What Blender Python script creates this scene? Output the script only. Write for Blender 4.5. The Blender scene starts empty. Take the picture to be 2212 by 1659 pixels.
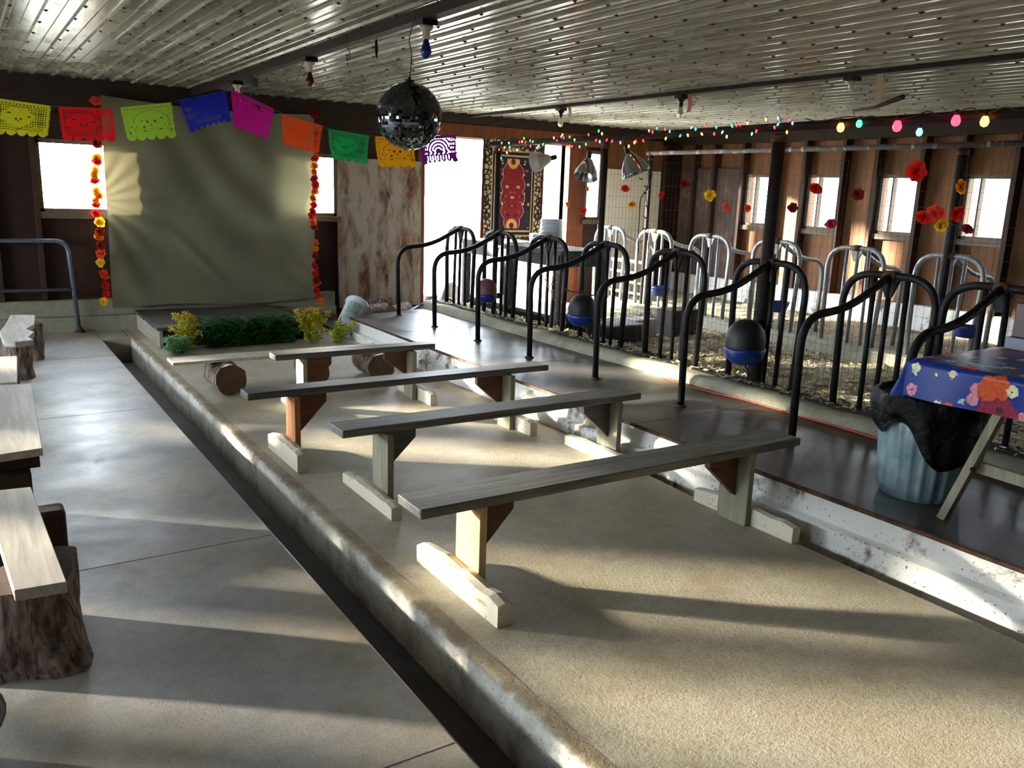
import bpy, bmesh, math, random
from mathutils import Vector, Matrix, noise
random.seed(7)
S = bpy.context.scene
C = S.collection
PI = math.pi
R = random.uniform

# ------------------------------------------------------------------ camera
H = 1.75
AX = ((0.84109127, -0.53978426, 0.03461829), (-0.09120524, -0.20461941, -0.97458325), (0.53314827, 0.81655609, -0.22133475))
FP = 1824.2                       # focal length in pixels of the 2212 px frame
r_, d_, f_ = (Vector(a) for a in AX)
cam = bpy.data.cameras.new('camera'); cam.sensor_width = 36; cam.lens = FP / 2212 * 36; cam.clip_start = .05; cam.clip_end = 300
co = bpy.data.objects.new('camera', cam); C.objects.link(co); S.camera = co
mw = Matrix.Identity(4)
for i in range(3):
    mw[i][0] = r_[i]; mw[i][1] = -d_[i]; mw[i][2] = -f_[i]
mw[2][3] = H
co.matrix_world = mw

def at(x, y, ax, val):            # where the sight line through a pixel meets the plane x/y/z = val
    d = r_ * ((x - 1106) / FP) + d_ * ((y - 829.5) / FP) + f_
    o = Vector((0, 0, H)); return o + d * ((val - o[ax]) / d[ax])

# ------------------------------------------------------------------ light
S.view_settings.view_transform = 'Standard'; S.view_settings.look = 'None'
S.view_settings.exposure = 0.58; S.view_settings.gamma = 1.0; S.view_settings.use_curve_mapping = False
w = bpy.data.worlds.new('sky'); S.world = w; w.use_nodes = True
bg = w.node_tree.nodes['Background']; bg.inputs[0].default_value = (.82, .91, 1, 1); 
_n = w.node_tree.nodes; _l = w.node_tree.links       # hazy sky, brightest towards the sun
_tc = _n.new('ShaderNodeTexCoord'); _d = _n.new('ShaderNodeVectorMath'); _d.operation = 'DOT_PRODUCT'; _d.inputs[1].default_value = Vector((-.76, .65, .19)).normalized()
_l.new(_tc.outputs['Generated'], _d.inputs[0]); _r = _n.new('ShaderNodeMapRange'); _r.inputs[1].default_value = 0; _r.inputs[2].default_value = 1; _r.inputs[3].default_value = 11; _r.inputs[4].default_value = 62
_l.new(_d.outputs['Value'], _r.inputs[0]); _l.new(_r.outputs[0], bg.inputs[1])
S.cycles.diffuse_bounces = 3
sun = bpy.data.lights.new('sun', 'SUN'); so = bpy.data.objects.new('sun', sun); C.objects.link(so)
sun.energy = 52; sun.color = (1, .91, .74); sun.angle = math.radians(2.6)
SD = Vector((.76, -.65, -.19)).normalized(); so.rotation_euler = SD.to_track_quat('-Z', 'Y').to_euler(); so.location = (-8, 14, 4)

def portal(name, loc, size_x, size_y, direction):
    l = bpy.data.lights.new(name, 'AREA'); l.shape = 'RECTANGLE'; l.size = size_x; l.size_y = size_y; l.cycles.is_portal = True
    o = bpy.data.objects.new(name, l); C.objects.link(o); o.location = loc
    o.rotation_euler = Vector(direction).to_track_quat('-Z', 'Y').to_euler(); return o

# ------------------------------------------------------------------ materials
def rgb(h):
    def c(v): v /= 255; return v / 12.92 if v <= .04045 else ((v + .055) / 1.055) ** 2.4
    return tuple(c(int(h[i:i+2], 16)) for i in (0, 2, 4)) + (1,)
class N:
    def __init__(s, name):
        s.m = bpy.data.materials.new(name); s.m.use_nodes = True; s.t = s.m.node_tree; s.n = s.t.nodes; s.l = s.t.links
        s.b = s.n['Principled BSDF']; s.out = s.n['Material Output']
        s.tc = s.n.new('ShaderNodeTexCoord'); s.co = s.tc.outputs['Object']
    def map(s, sc, rot=(0, 0, 0)):
        m = s.n.new('ShaderNodeMapping'); m.inputs['Scale'].default_value = sc; m.inputs['Rotation'].default_value = rot
        s.l.new(s.co, m.inputs[0]); return m.outputs[0]
    def noise(s, vec, scale, detail=6, rough=.6, dist=0):
        n = s.n.new('ShaderNodeTexNoise'); n.inputs['Scale'].default_value = scale; n.inputs['Detail'].default_value = detail
        n.inputs['Roughness'].default_value = rough; n.inputs['Distortion'].default_value = dist; s.l.new(vec, n.inputs['Vector']); return n.outputs[0]
    def vor(s, vec, scale, feature='F1'):
        n = s.n.new('ShaderNodeTexVoronoi'); n.feature = feature; n.inputs['Scale'].default_value = scale; s.l.new(vec, n.inputs['Vector']); return n.outputs[0]
    def ramp(s, fac, stops):
        r = s.n.new('ShaderNodeValToRGB'); e = r.color_ramp.elements
        while len(e) < len(stops): e.new(.5)
        for i, (p, c) in enumerate(stops): e[i].position = p; e[i].color = c if len(c) == 4 else (*c, 1)
        s.l.new(fac, r.inputs[0]); return r.outputs[0]
    def mix(s, fac, a, b, mode='MIX'):
        m = s.n.new('ShaderNodeMix'); m.data_type = 'RGBA'; m.blend_type = mode
        for i, v in ((0, fac), (6, a), (7, b)):
            if isinstance(v, (float, int)): m.inputs[i].default_value = v
            elif isinstance(v, tuple): m.inputs[i].default_value = v
            else: s.l.new(v, m.inputs[i])
        return m.outputs[2]
    def bump(s, h, strength=.3, dist=.01):
        b = s.n.new('ShaderNodeBump'); b.inputs['Strength'].default_value = strength; b.inputs['Distance'].default_value = dist
        s.l.new(h, b.inputs['Height']); s.l.new(b.outputs[0], s.b.inputs['Normal'])
    def col(s, c):
        if isinstance(c, tuple): s.b.inputs['Base Color'].default_value = c
        else: s.l.new(c, s.b.inputs['Base Color'])
    def rough(s, v):
        if isinstance(v, float): s.b.inputs['Roughness'].default_value = v
        else: s.l.new(v, s.b.inputs['Roughness'])
BK = (0, 0, 0, 1); WH = (1, 1, 1, 1)
def simple(name, hexc, rough=.6, metal=0., var=.25, scale=6., stretch=(1, 1, 1), bump=.15, spec=.5, hex2=None, bd=.003):
    n = N(name); c = rgb(hexc); v = n.map(stretch)
    no = n.noise(v, scale)
    c2 = rgb(hex2) if hex2 else tuple(x * (1 - var) for x in c[:3]) + (1,)
    n.col(n.mix(n.ramp(no, [(.35, BK), (.65, WH)]), c, c2)); n.rough(float(rough)); n.b.inputs['Metallic'].default_value = metal
    n.b.inputs['Specular IOR Level'].default_value = spec
    if bump: n.bump(n.noise(v, scale * 4), bump, bd)
    return n.m
def concrete(name, base, dark, stain, grain=90., rough=.5, speck=.25, bump=.35):
    n = N(name); v = n.map((1, 1, 1))
    c = n.mix(n.ramp(n.noise(v, 1.1, 6, .6), [(.35, BK), (.7, WH)]), rgb(base), rgb(stain))
    c = n.mix(n.ramp(n.noise(v, 2.6, 5, .6), [(.50, BK), (.85, (.75, .75, .75, 1))]), c, rgb(dark))
    c = n.mix(n.ramp(n.noise(v, 14., 4, .7), [(.35, (.25, .25, .25, 1)), (.6, BK)]), c, rgb(dark))
    sp = n.noise(v, grain, 2, .8)
    c = n.mix(n.ramp(sp, [(.30, (speck, speck, speck)), (.52, WH)]), n.mix(.6, c, rgb(dark)), c)
    c = n.mix(n.ramp(n.vor(v, 9), [(.0, WH), (.035, BK)]), c, rgb('3a332b'))
    n.col(c); n.rough(n.ramp(n.noise(v, 2.3, 4), [(.3, (rough - .1,) * 3), (.8, (rough + .15,) * 3)]))
    n.bump(sp, bump, .004); return n.m
def wood(name, light, dark, axis=0, rough=.65, grain=1., bump=.25, spec=.4, streak=.55):
    n = N(name); st = [14 * grain] * 3; st[axis] = 1.0
    v = n.map(tuple(st)); f = n.noise(v, 2.2, 8, .65, .6); f2 = n.noise(n.map((1, 1, 1)), 2.0, 3)
    c = n.mix(n.ramp(f, [(.3, BK), (streak + .15, WH)]), rgb(dark), rgb(light))
    c = n.mix(n.ramp(f2, [(.4, BK), (.75, (.6, .6, .6))]), c, rgb(dark))
    n.col(c); n.rough(float(rough)); n.b.inputs['Specular IOR Level'].default_value = spec; n.bump(f, bump, .004); return n.m
def emis(name, hexc, strength, base=None):
    n = N(name); n.col(rgb(base or hexc)); n.b.inputs['Emission Color'].default_value = rgb(hexc); n.b.inputs['Emission Strength'].default_value = strength; n.rough(.2); return n.m
def paper(name, hexc, trans=.45):
    n = N(name); c = rgb(hexc); n.col(n.mix(n.noise(n.map((1, 1, 1)), 9.), c, tuple(x * .8 for x in c[:3]) + (1,))); n.rough(.7)
    tr = n.n.new('ShaderNodeBsdfTranslucent'); tr.inputs[0].default_value = c
    mx = n.n.new('ShaderNodeMixShader'); mx.inputs[0].default_value = trans
    n.l.new(n.b.outputs[0], mx.inputs[1]); n.l.new(tr.outputs[0], mx.inputs[2]); n.l.new(mx.outputs[0], n.out.inputs[0]); return n.m

M = {}
M['slab'] = concrete('slab_concrete', 'a79d86', '7a6c56', 'b2ada0', 60., .6, .15, .5)
M['walk'] = concrete('walk_concrete', '94959a', '5f5c5c', 'a89c84', 85., .46, .3, .3)
M['gutter'] = concrete('gutter_concrete', '3f372f', '211b17', '4a4038', 60., .8)
M['platform'] = concrete('platform_concrete', '463f3a', '2c2521', '545456', 110., .40, .6, .2)
M['rough_conc'] = concrete('foundation_concrete', '8d8a78', '5b5848', 'a29d8a', 30., .85, .5, .6)
def peeling(name, paint, under, rust, lo=.50, hi=.56, scale=2.2, stretch=(1, 1, 1), rough=.7, wy=.5):
    n = N(name); v = n.map(stretch)
    f = n.noise(v, scale, 9, .68, .3)
    under_c = n.mix(n.ramp(n.noise(v, scale * 2.3, 6), [(.4, BK), (.6, WH)]), rgb(under), rgb(rust))
    c = n.mix(n.ramp(f, [(lo, BK), (hi, WH)]), rgb(paint), under_c)
    c = n.mix(n.ramp(n.noise(n.map((1, 1, 1)), 55., 2), [(.28, WH), (.36, BK)]), c, rgb(rust))
    n.col(c); n.rough(rough); n.bump(f, .5, .006); return n.m
M['whitewash'] = peeling('whitewashed_concrete', 'd9d8d2', '8c8272', '5a4e3e', .53, .60, 2.4)
def kerb_mat():
    n = N('kerb_limewash'); v = n.map((1, 1, 1)); sx = n.n.new('ShaderNodeSeparateXYZ'); n.l.new(n.co, sx.inputs[0])
    f = n.noise(v, 3.4, 9, .7, .3); top = n.mix(n.ramp(n.noise(v, 6., 6, .7), [(.35, BK), (.7, WH)]), rgb('a79d86'), rgb('7f6d55'))
    side = n.mix(n.ramp(f, [(.46, BK), (.62, WH)]), rgb('cfccc2'), n.mix(n.noise(v, 12.), rgb('8f836f'), rgb('a8a294')))
    ad = n.n.new('ShaderNodeMath'); ad.operation = 'MULTIPLY_ADD'; ad.inputs[1].default_value = .05; n.l.new(n.noise(v, 9., 5), ad.inputs[0]); n.l.new(sx.outputs[2], ad.inputs[2])
    k = n.ramp(ad.outputs[0], [(.008, BK), (.020, WH)]); c = n.mix(k, side, top)
    c = n.mix(n.ramp(n.noise(v, 60., 2), [(.28, WH), (.36, BK)]), c, rgb('6a5c48')); n.col(c); n.rough(.85); n.b.inputs['Specular IOR Level'].default_value = .2; n.bump(n.noise(v, 24., 6, .75), .8, .012); return n.m
M['kerb'] = kerb_mat()
M['peelply'] = peeling('peeling_plywood', 'a89d8f', '8a5a38', '3b2a22', .47, .62, 1.9, (2.6, 1, .8))
M['panelwhite'] = peeling('white_panel', 'e6e2d6', '9a8f7c', '6a5a48', .66, .74, 1.5, (1.2, 1, .5))
M['brownpanel'] = peeling('stained_brown_panel', '4a3832', '7a6250', '2a211e', .48, .6, 1.3, (1.6, 1, .8))
M['rust'] = simple('rusty_edge', '5a3a20', .85, 0, .5, 14, bump=.6, hex2='2c1c12')
M['darkwood'] = wood('dark_old_wood', '3a2419', '1d120d', 2, .75)
M['darkwood_x'] = wood('dark_old_wood_across', '35231a', '1c120e', 0, .75)
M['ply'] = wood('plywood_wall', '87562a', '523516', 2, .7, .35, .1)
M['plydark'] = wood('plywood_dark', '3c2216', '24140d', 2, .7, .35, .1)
M['postwood'] = wood('door_post_wood', '8a4a26', '5a2d16', 2, .7, .6)
M['stud'] = wood('stud_wood', '4a3022', '2a1a12', 2, .75, .7)
M['sill'] = wood('sill_wood', '7a6a58', '4a3c30', 1, .7)
M['plank'] = wood('weathered_bench_wood', '8a877d', '45423c', 0, .6, 1., .25, .5)
M['plankdk'] = wood('dark_bench_wood', '5f5d5a', '33312f', 0, .5, 1., .25, .5)
M['legpine'] = wood('pine_leg', 'd3b98c', 'b08d5c', 2, .6, .8, .15)
M['leggrey'] = wood('grey_leg', '97927c', '6a6653', 2, .65, .8, .2)  # grey-green leg tone
M['legorange'] = wood('reddish_leg', 'b57846', '84502a', 2, .65, .8, .2)
M['brace'] = wood('brown_brace', '6f452a', '432818', 0, .65, .7, .2)
M['foot'] = peeling('foot_rail_wood', 'cfc6b2', 'a98f6e', '7a6a52', .58, .66, 3, (3, .6, 3))
M['pale'] = wood('pale_plank', 'c9c2b4', '958c80', 1, .5, 1, .15)
def bark_mat():
    n = N('bark'); v = n.map((5, 5, 1.3)); f = n.vor(v, 5.0); g = n.noise(v, 6., 8, .7, 1.0)
    c = n.mix(n.ramp(f, [(.1, BK), (.6, WH)]), rgb('4a332a'), rgb('b09a8c'))
    c = n.mix(n.ramp(g, [(.35, WH), (.6, BK)]), c, rgb('2a1a14')); n.col(c); n.rough(.9); n.bump(g, 1., .03); return n.m
M['bark'] = bark_mat()
M['endgrain'] = simple('cut_wood_end', '553d2c', .85, 0, .4, 9., bump=.5)
def steel(name, base, rustc, lo=.52, rough=.45, metal=.75):
    n = N(name); v = n.map((1, 1, 1)); f = n.noise(v, 7., 7, .7)
    r = n.ramp(f, [(lo, BK), (lo + .12, WH)]); n.col(n.mix(r, rgb(base), rgb(rustc)))
    n.b.inputs['Metallic'].default_value = metal; n.rough(n.ramp(f, [(.4, (rough,) * 3), (.7, (rough + .35,) * 3)])); n.bump(f, .25, .003); return n.m
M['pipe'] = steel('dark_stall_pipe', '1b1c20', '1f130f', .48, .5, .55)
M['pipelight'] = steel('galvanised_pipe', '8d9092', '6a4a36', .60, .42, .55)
M['rail'] = steel('railing_steel', '6d7888', '4a3a34', .62, .35, .7)
M['post'] = steel('dark_post_steel', '15110f', '301c14', .5, .7, .3)
M['flaky'] = peeling('flaking_paint_pipe', '3a2c26', 'a99a86', '1f1511', .55, .6, 6, (1, 1.6, 1))
M['blackpl'] = simple('black_plastic', '0c0d12', .35, 0, .2, bump=.1)
M['blackpainted'] = simple('black_dome', '121316', .55, 0, .2, bump=.05)
M['blueplastic'] = simple('blue_plastic', '0b2c78', .4, 0, .15, bump=.05)
M['pinkdome'] = simple('faded_pink_dome', '6f4048', .6, 0, .3, bump=.1)
M['cord'] = simple('black_cord', '0d0d0f', .6, bump=0)
M['cordwhite'] = simple('grey_cord', '6a645c', .7, bump=0)
M['cordorange'] = simple('orange_cord', 'd2481a', .5, bump=0)
M['chrome'] = simple('spun_aluminium', 'c9cdd2', .16, 1., .05, bump=0)
M['whitein'] = simple('white_lamp_lining', 'c9c2b4', .5, bump=.1)
M['porcelain'] = simple('porcelain_socket', 'd5cdbd', .4, bump=0)
M['galv'] = simple('galvanised_sheet', '9fb4bd', .38, .55, .35, 5, bump=.2, hex2='5f7e8c')
M['bag'] = simple('black_bin_bag', '020203', .25, 0, .2, 7, bump=1., bd=.02, spec=.2)
M['tape1'] = paper('pink_sticky_tape', 'c4737a'); M['tape2'] = paper('cream_sticky_tape', 'b5a587')
M['whiteplastic'] = simple('white_plastic', 'd6dde6', .35, 0, .1, bump=.05)
M['labelgreen'] = simple('green_bucket_label', '5f8f86', .4, 0, .3, 30, (1, 6, 1), bump=0, hex2='b7cfc8')
M['labelred'] = simple('red_bucket_label', 'b0503f', .5, bump=0)
M['stone'] = simple('grey_stone', '6b6663', .85, 0, .4, 8, bump=.6)
M['whitegate'] = simple('white_gate_paint', 'e9e6dc', .45, 0, .15, bump=.05)
M['block1'] = simple('lilac_block', 'c5b7c2', .8, 0, .2, bump=.4)
M['crate'] = simple('dark_crate', '30211d', .8, 0, .3, bump=.3)
M['reddark'] = simple('dark_red_enamel', '4a1c16', .4, 0, .2, bump=.05)
M['greyen'] = simple('grey_enamel', '8590a2', .5, 0, .2, bump=.1)
M['wire'] = simple('fence_wire', '3b2f28', .6, .6, bump=0)
M['glassclear'] = None

def ceiling_mat():
    n = N('painted_ceiling_sheet'); v = n.map((1, .35, 1))
    c = n.mix(n.ramp(n.noise(v, 1.3, 6, .65), [(.35, BK), (.7, WH)]), rgb('a5a392'), rgb('7f7d70'))
    c = n.mix(n.ramp(n.noise(n.map((6, 1, 6)), 3., 7, .7), [(.56, BK), (.72, WH)]), c, rgb('5a5245'))
    n.col(c); n.rough(n.ramp(n.noise(v, 4., 5), [(.3, (.16,) * 3), (.7, (.38,) * 3)])); n.bump(n.noise(n.map((1, 1, 1)), 7., 4), .22, .01); return n.m
M['ceil'] = ceiling_mat()
M['nail'] = simple('rusty_nail', '241812', .8, bump=0)
def cloth_mat():
    n = N('backdrop_cloth'); v = n.map((1, 1, 1))
    c = n.mix(n.ramp(n.noise(v, 1.2, 4), [(.35, BK), (.7, WH)]), rgb('7d7b62'), rgb('6a6a58')); n.col(c); n.rough(.9)
    n.bump(n.noise(v, 160., 2), .2, .002)
    tr = n.n.new('ShaderNodeBsdfTranslucent'); tr.inputs[0].default_value = rgb('9a8f6a')
    mx = n.n.new('ShaderNodeMixShader'); mx.inputs[0].default_value = .06
    n.l.new(n.b.outputs[0], mx.inputs[1]); n.l.new(tr.outputs[0], mx.inputs[2]); n.l.new(mx.outputs[0], n.out.inputs[0]); return n.m
M['cloth'] = cloth_mat()
def glass_mat():
    n = N('dusty_window_glass'); t = n.n.new('ShaderNodeBsdfTransparent'); t.inputs[0].default_value = (.96, .97, .97, 1)
    g = n.n.new('ShaderNodeBsdfGlossy'); g.inputs[1].default_value = .1; mx = n.n.new('ShaderNodeMixShader'); mx.inputs[0].default_value = .06
    n.l.new(t.outputs[0], mx.inputs[1]); n.l.new(g.outputs[0], mx.inputs[2]); n.l.new(mx.outputs[0], n.out.inputs[0]); return n.m
M['glass'] = glass_mat()
def straw_mat():
    n = N('straw_litter'); v = n.map((1, 1, 1)); f = n.vor(v, 42.); g = n.noise(v, 26., 6, .8, 1.5)
    c = n.mix(n.ramp(g, [(.36, BK), (.62, WH)]), rgb('6b5e48'), rgb('ece2c0'))
    c = n.mix(n.ramp(n.noise(v, 1.4, 3), [(.45, BK), (.65, WH)]), c, n.mix(n.ramp(f, [(.1, BK), (.5, WH)]), rgb('c2b9aa'), rgb('6f665a')))
    n.col(c); n.rough(.9); n.bump(g, 1., .03); return n.m
M['straw'] = straw_mat()
M['darklitter'] = simple('dark_litter', '3a3024', .95, 0, .5, 22., bump=1., hex2='171310', bd=.02)
M['strawblade'] = simple('straw_blade', 'e6d596', .7, 0, .4, 3., bump=0)
M['chip'] = simple('wood_shaving', 'e0dac8', .8, 0, .5, 5., bump=0, hex2='6a5c44')
# flower-print oilcloth: scattered discs of several colours on blue
def oilcloth():
    n = N('blue_floral_oilcloth'); v = n.map((1, 1, 1)); base = rgb('0f338c'); c = n.mix(n.noise(v, 3.), base, rgb('0a2570'))
    for sc, lo, cols, off in ((13., .38, ['e9e2b4', 'b9d2e0', 'd98aa0'], 3), (5.6, .52, ['d2541f', '8c2240', 'c8331f'], 0)):
        vo = n.n.new('ShaderNodeTexVoronoi'); vo.inputs['Scale'].default_value = sc
        mp = n.n.new('ShaderNodeMapping'); mp.inputs['Location'].default_value = (off, off * .7, 0); n.l.new(n.co, mp.inputs[0])
        wob = n.n.new('ShaderNodeVectorMath'); wob.operation = 'ADD'; ns = n.n.new('ShaderNodeTexNoise'); ns.inputs['Scale'].default_value = sc * 5
        sm = n.n.new('ShaderNodeVectorMath'); sm.operation = 'SCALE'; sm.inputs[3].default_value = .9 / sc * .35
        n.l.new(n.co, ns.inputs['Vector']); n.l.new(ns.outputs[1], sm.inputs[0]); n.l.new(mp.outputs[0], wob.inputs[0]); n.l.new(sm.outputs[0], wob.inputs[1])
        n.l.new(wob.outputs[0], vo.inputs['Vector'])
        sep = n.n.new('ShaderNodeSeparateColor'); n.l.new(vo.outputs['Color'], sep.inputs[0])
        k = n.ramp(sep.outputs[0], [(0, rgb(cols[0])), (.33, rgb(cols[1])), (.66, rgb(cols[2]))]); k.node.color_ramp.interpolation = 'CONSTANT'
        pres = n.ramp(sep.outputs[1], [(.66, WH), (.67, BK)])
        disc = n.ramp(vo.outputs['Distance'], [(lo, WH), (lo + .02, BK)])
        c = n.mix(n.mix(1., pres, disc, 'MULTIPLY'), c, n.mix(n.ramp(n.noise(v, 60., 3), [(.4, BK), (.6, WH)]), k, n.mix(.35, k, BK)))
        core = n.ramp(vo.outputs['Distance'], [(lo * .22, WH), (lo * .25, BK)])
        c = n.mix(n.mix(1., pres, core, 'MULTIPLY'), c, rgb('3a2a10'))
    n.col(c); n.rough(.4); n.b.inputs['Specular IOR Level'].default_value = .25; return n.m
M['oil'] = oilcloth()

# ------------------------------------------------------------------ mesh helpers
class MB:
    def __init__(s): s.v = []; s.f = []; s.s = []; s.mi = []; s.cur = 0
    def face(s, idx, smooth=False): s.f.append(idx); s.s.append(smooth); s.mi.append(s.cur)
    def box(s, a, b):
        x0, y0, z0 = a; x1, y1, z1 = b; k = len(s.v)
        s.v += [(x, y, z) for z in (z0, z1) for y in (y0, y1) for x in (x0, x1)]
        for q in ((0, 2, 3, 1), (4, 5, 7, 6), (0, 1, 5, 4), (2, 6, 7, 3), (0, 4, 6, 2), (1, 3, 7, 5)): s.face([k + i for i in q])
        return s
    def obox(s, c, ax, ay, az):      # centre and three half-axis vectors
        c, ax, ay, az = Vector(c), Vector(ax), Vector(ay), Vector(az); k = len(s.v)
        s.v += [tuple(c + ax * i + ay * j + az * l) for l in (-1, 1) for j in (-1, 1) for i in (-1, 1)]
        for q in ((0, 2, 3, 1), (4, 5, 7, 6), (0, 1, 5, 4), (2, 6, 7, 3), (0, 4, 6, 2), (1, 3, 7, 5)): s.face([k + i for i in q])
        return s
    def beam(s, p, q, w, h, up=(0, 0, 1)):
        p, q = Vector(p), Vector(q); d = q - p; u = Vector(up); side = d.cross(u).normalized(); u2 = side.cross(d).normalized()
        return s.obox((p + q) / 2, d / 2, side * w / 2, u2 * h / 2)
    def tube(s, pts, r, n=10, cap=True):
        P = [Vector(p) for p in pts]; m = len(P); rr = r if isinstance(r, (list, tuple)) else [r] * m
        t0 = (P[1] - P[0]).normalized(); u = t0.orthogonal().normalized(); k0 = len(s.v)
        for i, p in enumerate(P):
            t = ((P[min(i + 1, m - 1)] - P[max(i - 1, 0)])).normalized()
            u = (u - t * u.dot(t)).normalized(); v = t.cross(u)
            for j in range(n):
                a = 2 * PI * j / n; s.v.append(tuple(p + (u * math.cos(a) + v * math.sin(a)) * rr[i]))
        for i in range(m - 1):
            for j in range(n):
                a = k0 + i * n + j; b = k0 + i * n + (j + 1) % n; s.face([a, b, b + n, a + n], True)
        if cap: s.face([k0 + j for j in reversed(range(n))]); s.face([k0 + (m - 1) * n + j for j in range(n)])
        return s
    def lathe(s, c, prof, n=20, axis=(0, 0, 1), cap=True, jag=0.):
        c = Vector(c); a = Vector(axis).normalized(); u = a.orthogonal().normalized(); v = a.cross(u); k0 = len(s.v)
        for (r, h) in prof:
            for j in range(n):
                t = 2 * PI * j / n; q = r * (1 + R(-jag, jag)); s.v.append(tuple(c + a * h + (u * math.cos(t) + v * math.sin(t)) * q))
        for i in range(len(prof) - 1):
            for j in range(n):
                x = k0 + i * n + j; y = k0 + i * n + (j + 1) % n; s.face([x, y, y + n, x + n], True)
        if cap: s.face([k0 + j for j in reversed(range(n))]); s.face([k0 + (len(prof) - 1) * n + j for j in range(n)])
        return s
    def prism(s, poly, ax, a, b):    # polygon in the two axes other than ax, from a to b
        k = len(s.v); n = len(poly)
        for t in (a, b):
            for (p, q) in poly:
                co_ = [p, q]; co_.insert(ax, t); s.v.append(tuple(co_))
        s.face([k + i for i in range(n)]); s.face([k + n + i for i in reversed(range(n))])
        for i in range(n): j = (i + 1) % n; s.face([k + i, k + n + i, k + n + j, k + j])
        return s
    def grid(s, fn, nu, nv, smooth=True, hole=None):
        k = len(s.v)
        for j in range(nv + 1):
            for i in range(nu + 1): s.v.append(tuple(fn(i / nu, j / nv)))
        for j in range(nv):
            for i in range(nu):
                if hole and hole((i + .5) / nu, (j + .5) / nv): continue
                a = k + j * (nu + 1) + i; s.face([a, a + 1, a + nu + 2, a + nu + 1], smooth)
        return s
    def ball(s, c, r, n=12, m=8, sq=(1, 1, 1)):
        c = Vector(c); prof = [(max(1e-4, math.sin(PI * i / m)), -math.cos(PI * i / m)) for i in range(m + 1)]; k0 = len(s.v)
        for (q, h) in prof:
            for j in range(n):
                t = 2 * PI * j / n; s.v.append((c.x + r * q * math.cos(t) * sq[0], c.y + r * q * math.sin(t) * sq[1], c.z + r * h * sq[2]))
        for i in range(m):
            for j in range(n):
                x = k0 + i * n + j; y = k0 + i * n + (j + 1) % n; s.face([x, y, y + n, x + n], True)
        return s
    def build(s, name, mat, parent=None, org=None, bev=0, **tags):
        me = bpy.data.meshes.new(name); me.from_pydata(s.v, [], s.f); me.polygons.foreach_set('use_smooth', s.s)
        mats = mat if isinstance(mat, (list, tuple)) else [mat]
        for m in mats: me.materials.append(m)
        if len(mats) > 1: me.polygons.foreach_set('material_index', s.mi)
        me.validate(); me.update(); o = bpy.data.objects.new(name, me); C.objects.link(o)
        if org is not None:
            me.transform(Matrix.Translation(-Vector(org))); o.location = org
        if parent:
            o.parent = parent; o.matrix_parent_inverse = Matrix.Identity(4)
            w_ = Vector((0, 0, 0)); p = parent
            while p: w_ += Vector(p.location); p = p.parent
            if org is None: me.transform(Matrix.Translation(-w_))
            else: o.location = Vector(org) - w_
        if bev:
            b = o.modifiers.new('bevel', 'BEVEL'); b.width = bev; b.segments = 2; b.limit_method = 'ANGLE'
        for k, v in tags.items(): o[k] = v
        return o
def thing(name, loc, label, category, group=None):
    o = bpy.data.objects.new(name, None); C.objects.link(o); o.location = loc; o.empty_display_size = .1
    o['label'] = label; o['category'] = category
    if group: o['group'] = group
    return o
def tag(o, label, category, group=None):
    o['label'] = label; o['category'] = category
    if group: o['group'] = group
    return o
def struct(o): o['kind'] = 'structure'; return o
def smooth_path(pts, n=6):
    P = [Vector(p) for p in pts]; out = []
    for i in range(len(P) - 1):
        p0 = P[max(i - 1, 0)]; p1 = P[i]; p2 = P[i + 1]; p3 = P[min(i + 2, len(P) - 1)]
        for k in range(n):
            t = k / n
            out.append(.5 * ((2 * p1) + (p2 - p0) * t + (2 * p0 - 5 * p1 + 4 * p2 - p3) * t * t + (3 * p1 - p0 - 3 * p2 + p3) * t ** 3))
    out.append(P[-1]); return out
def round_path(pts, rad=.1, n=6):    # straight runs with rounded corners
    P = [Vector(p) for p in pts]; out = [P[0]]
    for i in range(1, len(P) - 1):
        a = (P[i - 1] - P[i]); b = (P[i + 1] - P[i]); ra = min(rad, a.length * .48, b.length * .48)
        s = P[i] + a.normalized() * ra; e = P[i] + b.normalized() * ra
        for k in range(n + 1):
            t = k / n; out.append((1 - t) ** 2 * s + 2 * t * (1 - t) * P[i] + t * t * e)
    out.append(P[-1]); return out

# ------------------------------------------------------------------ setting: floors
XL, XR, YF, YN, ZC = -5.4, 10.5, 11.0, -3.0, 2.82
m = MB().box((XL, YN, -.5), (1.215, YF, 0)); struct(m.build('floor', M['walk'], bev=.012))
m = MB().box((1.2, YN, -.5), (1.5, 10.15, -.25)); struct(m.build('floor_gutter', M['gutter']))
m = MB().box((1.215, 10.15, -.5), (1.5, YF, 0)); struct(m.build('floor_gutter_end', M['walk']))
# centre slab with the limewashed rounded kerb on its left edge
edge = [(3.552, YN), (3.555, 3.3), (3.655, 4.6), (3.755, 6.2), (3.77, YF)]
m = MB(); poly = [(1.565, YN)] + edge + [(1.565, YF)]; m.prism(poly, 2, -.5, 0); struct(m.build('floor_centre_slab', M['slab']))
kp = [(1.5, -.5), (1.5, -.3), (1.499, -.2), (1.5, -.12), (1.4995, -.06), (1.501, -.03), (1.506, -.013), (1.517, -.003), (1.53, .0), (1.548, .0006), (1.567, .0008), (1.58, .001)]
k = MB(); NK = 420; ys = [YN + (YF - YN) * i / NK for i in range(NK + 1)]; base = 0
for y in ys:
    for (x, z) in kp:
        wob = (noise.noise(Vector((y * 2.3, z * 9, 3))) * .008 + noise.noise(Vector((y * 14, z * 30, 1))) * .007) * (1 if x < 1.54 else .3) if z > -.4 else 0
        k.v.append((x + wob, y, z + wob * .3))
for i in range(NK):
    for j in range(len(kp) - 1):
        a = i * len(kp) + j; k.face([a, a + 1, a + len(kp) + 1, a + len(kp)], True)
struct(k.build('trim_kerb', M['kerb']))
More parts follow.
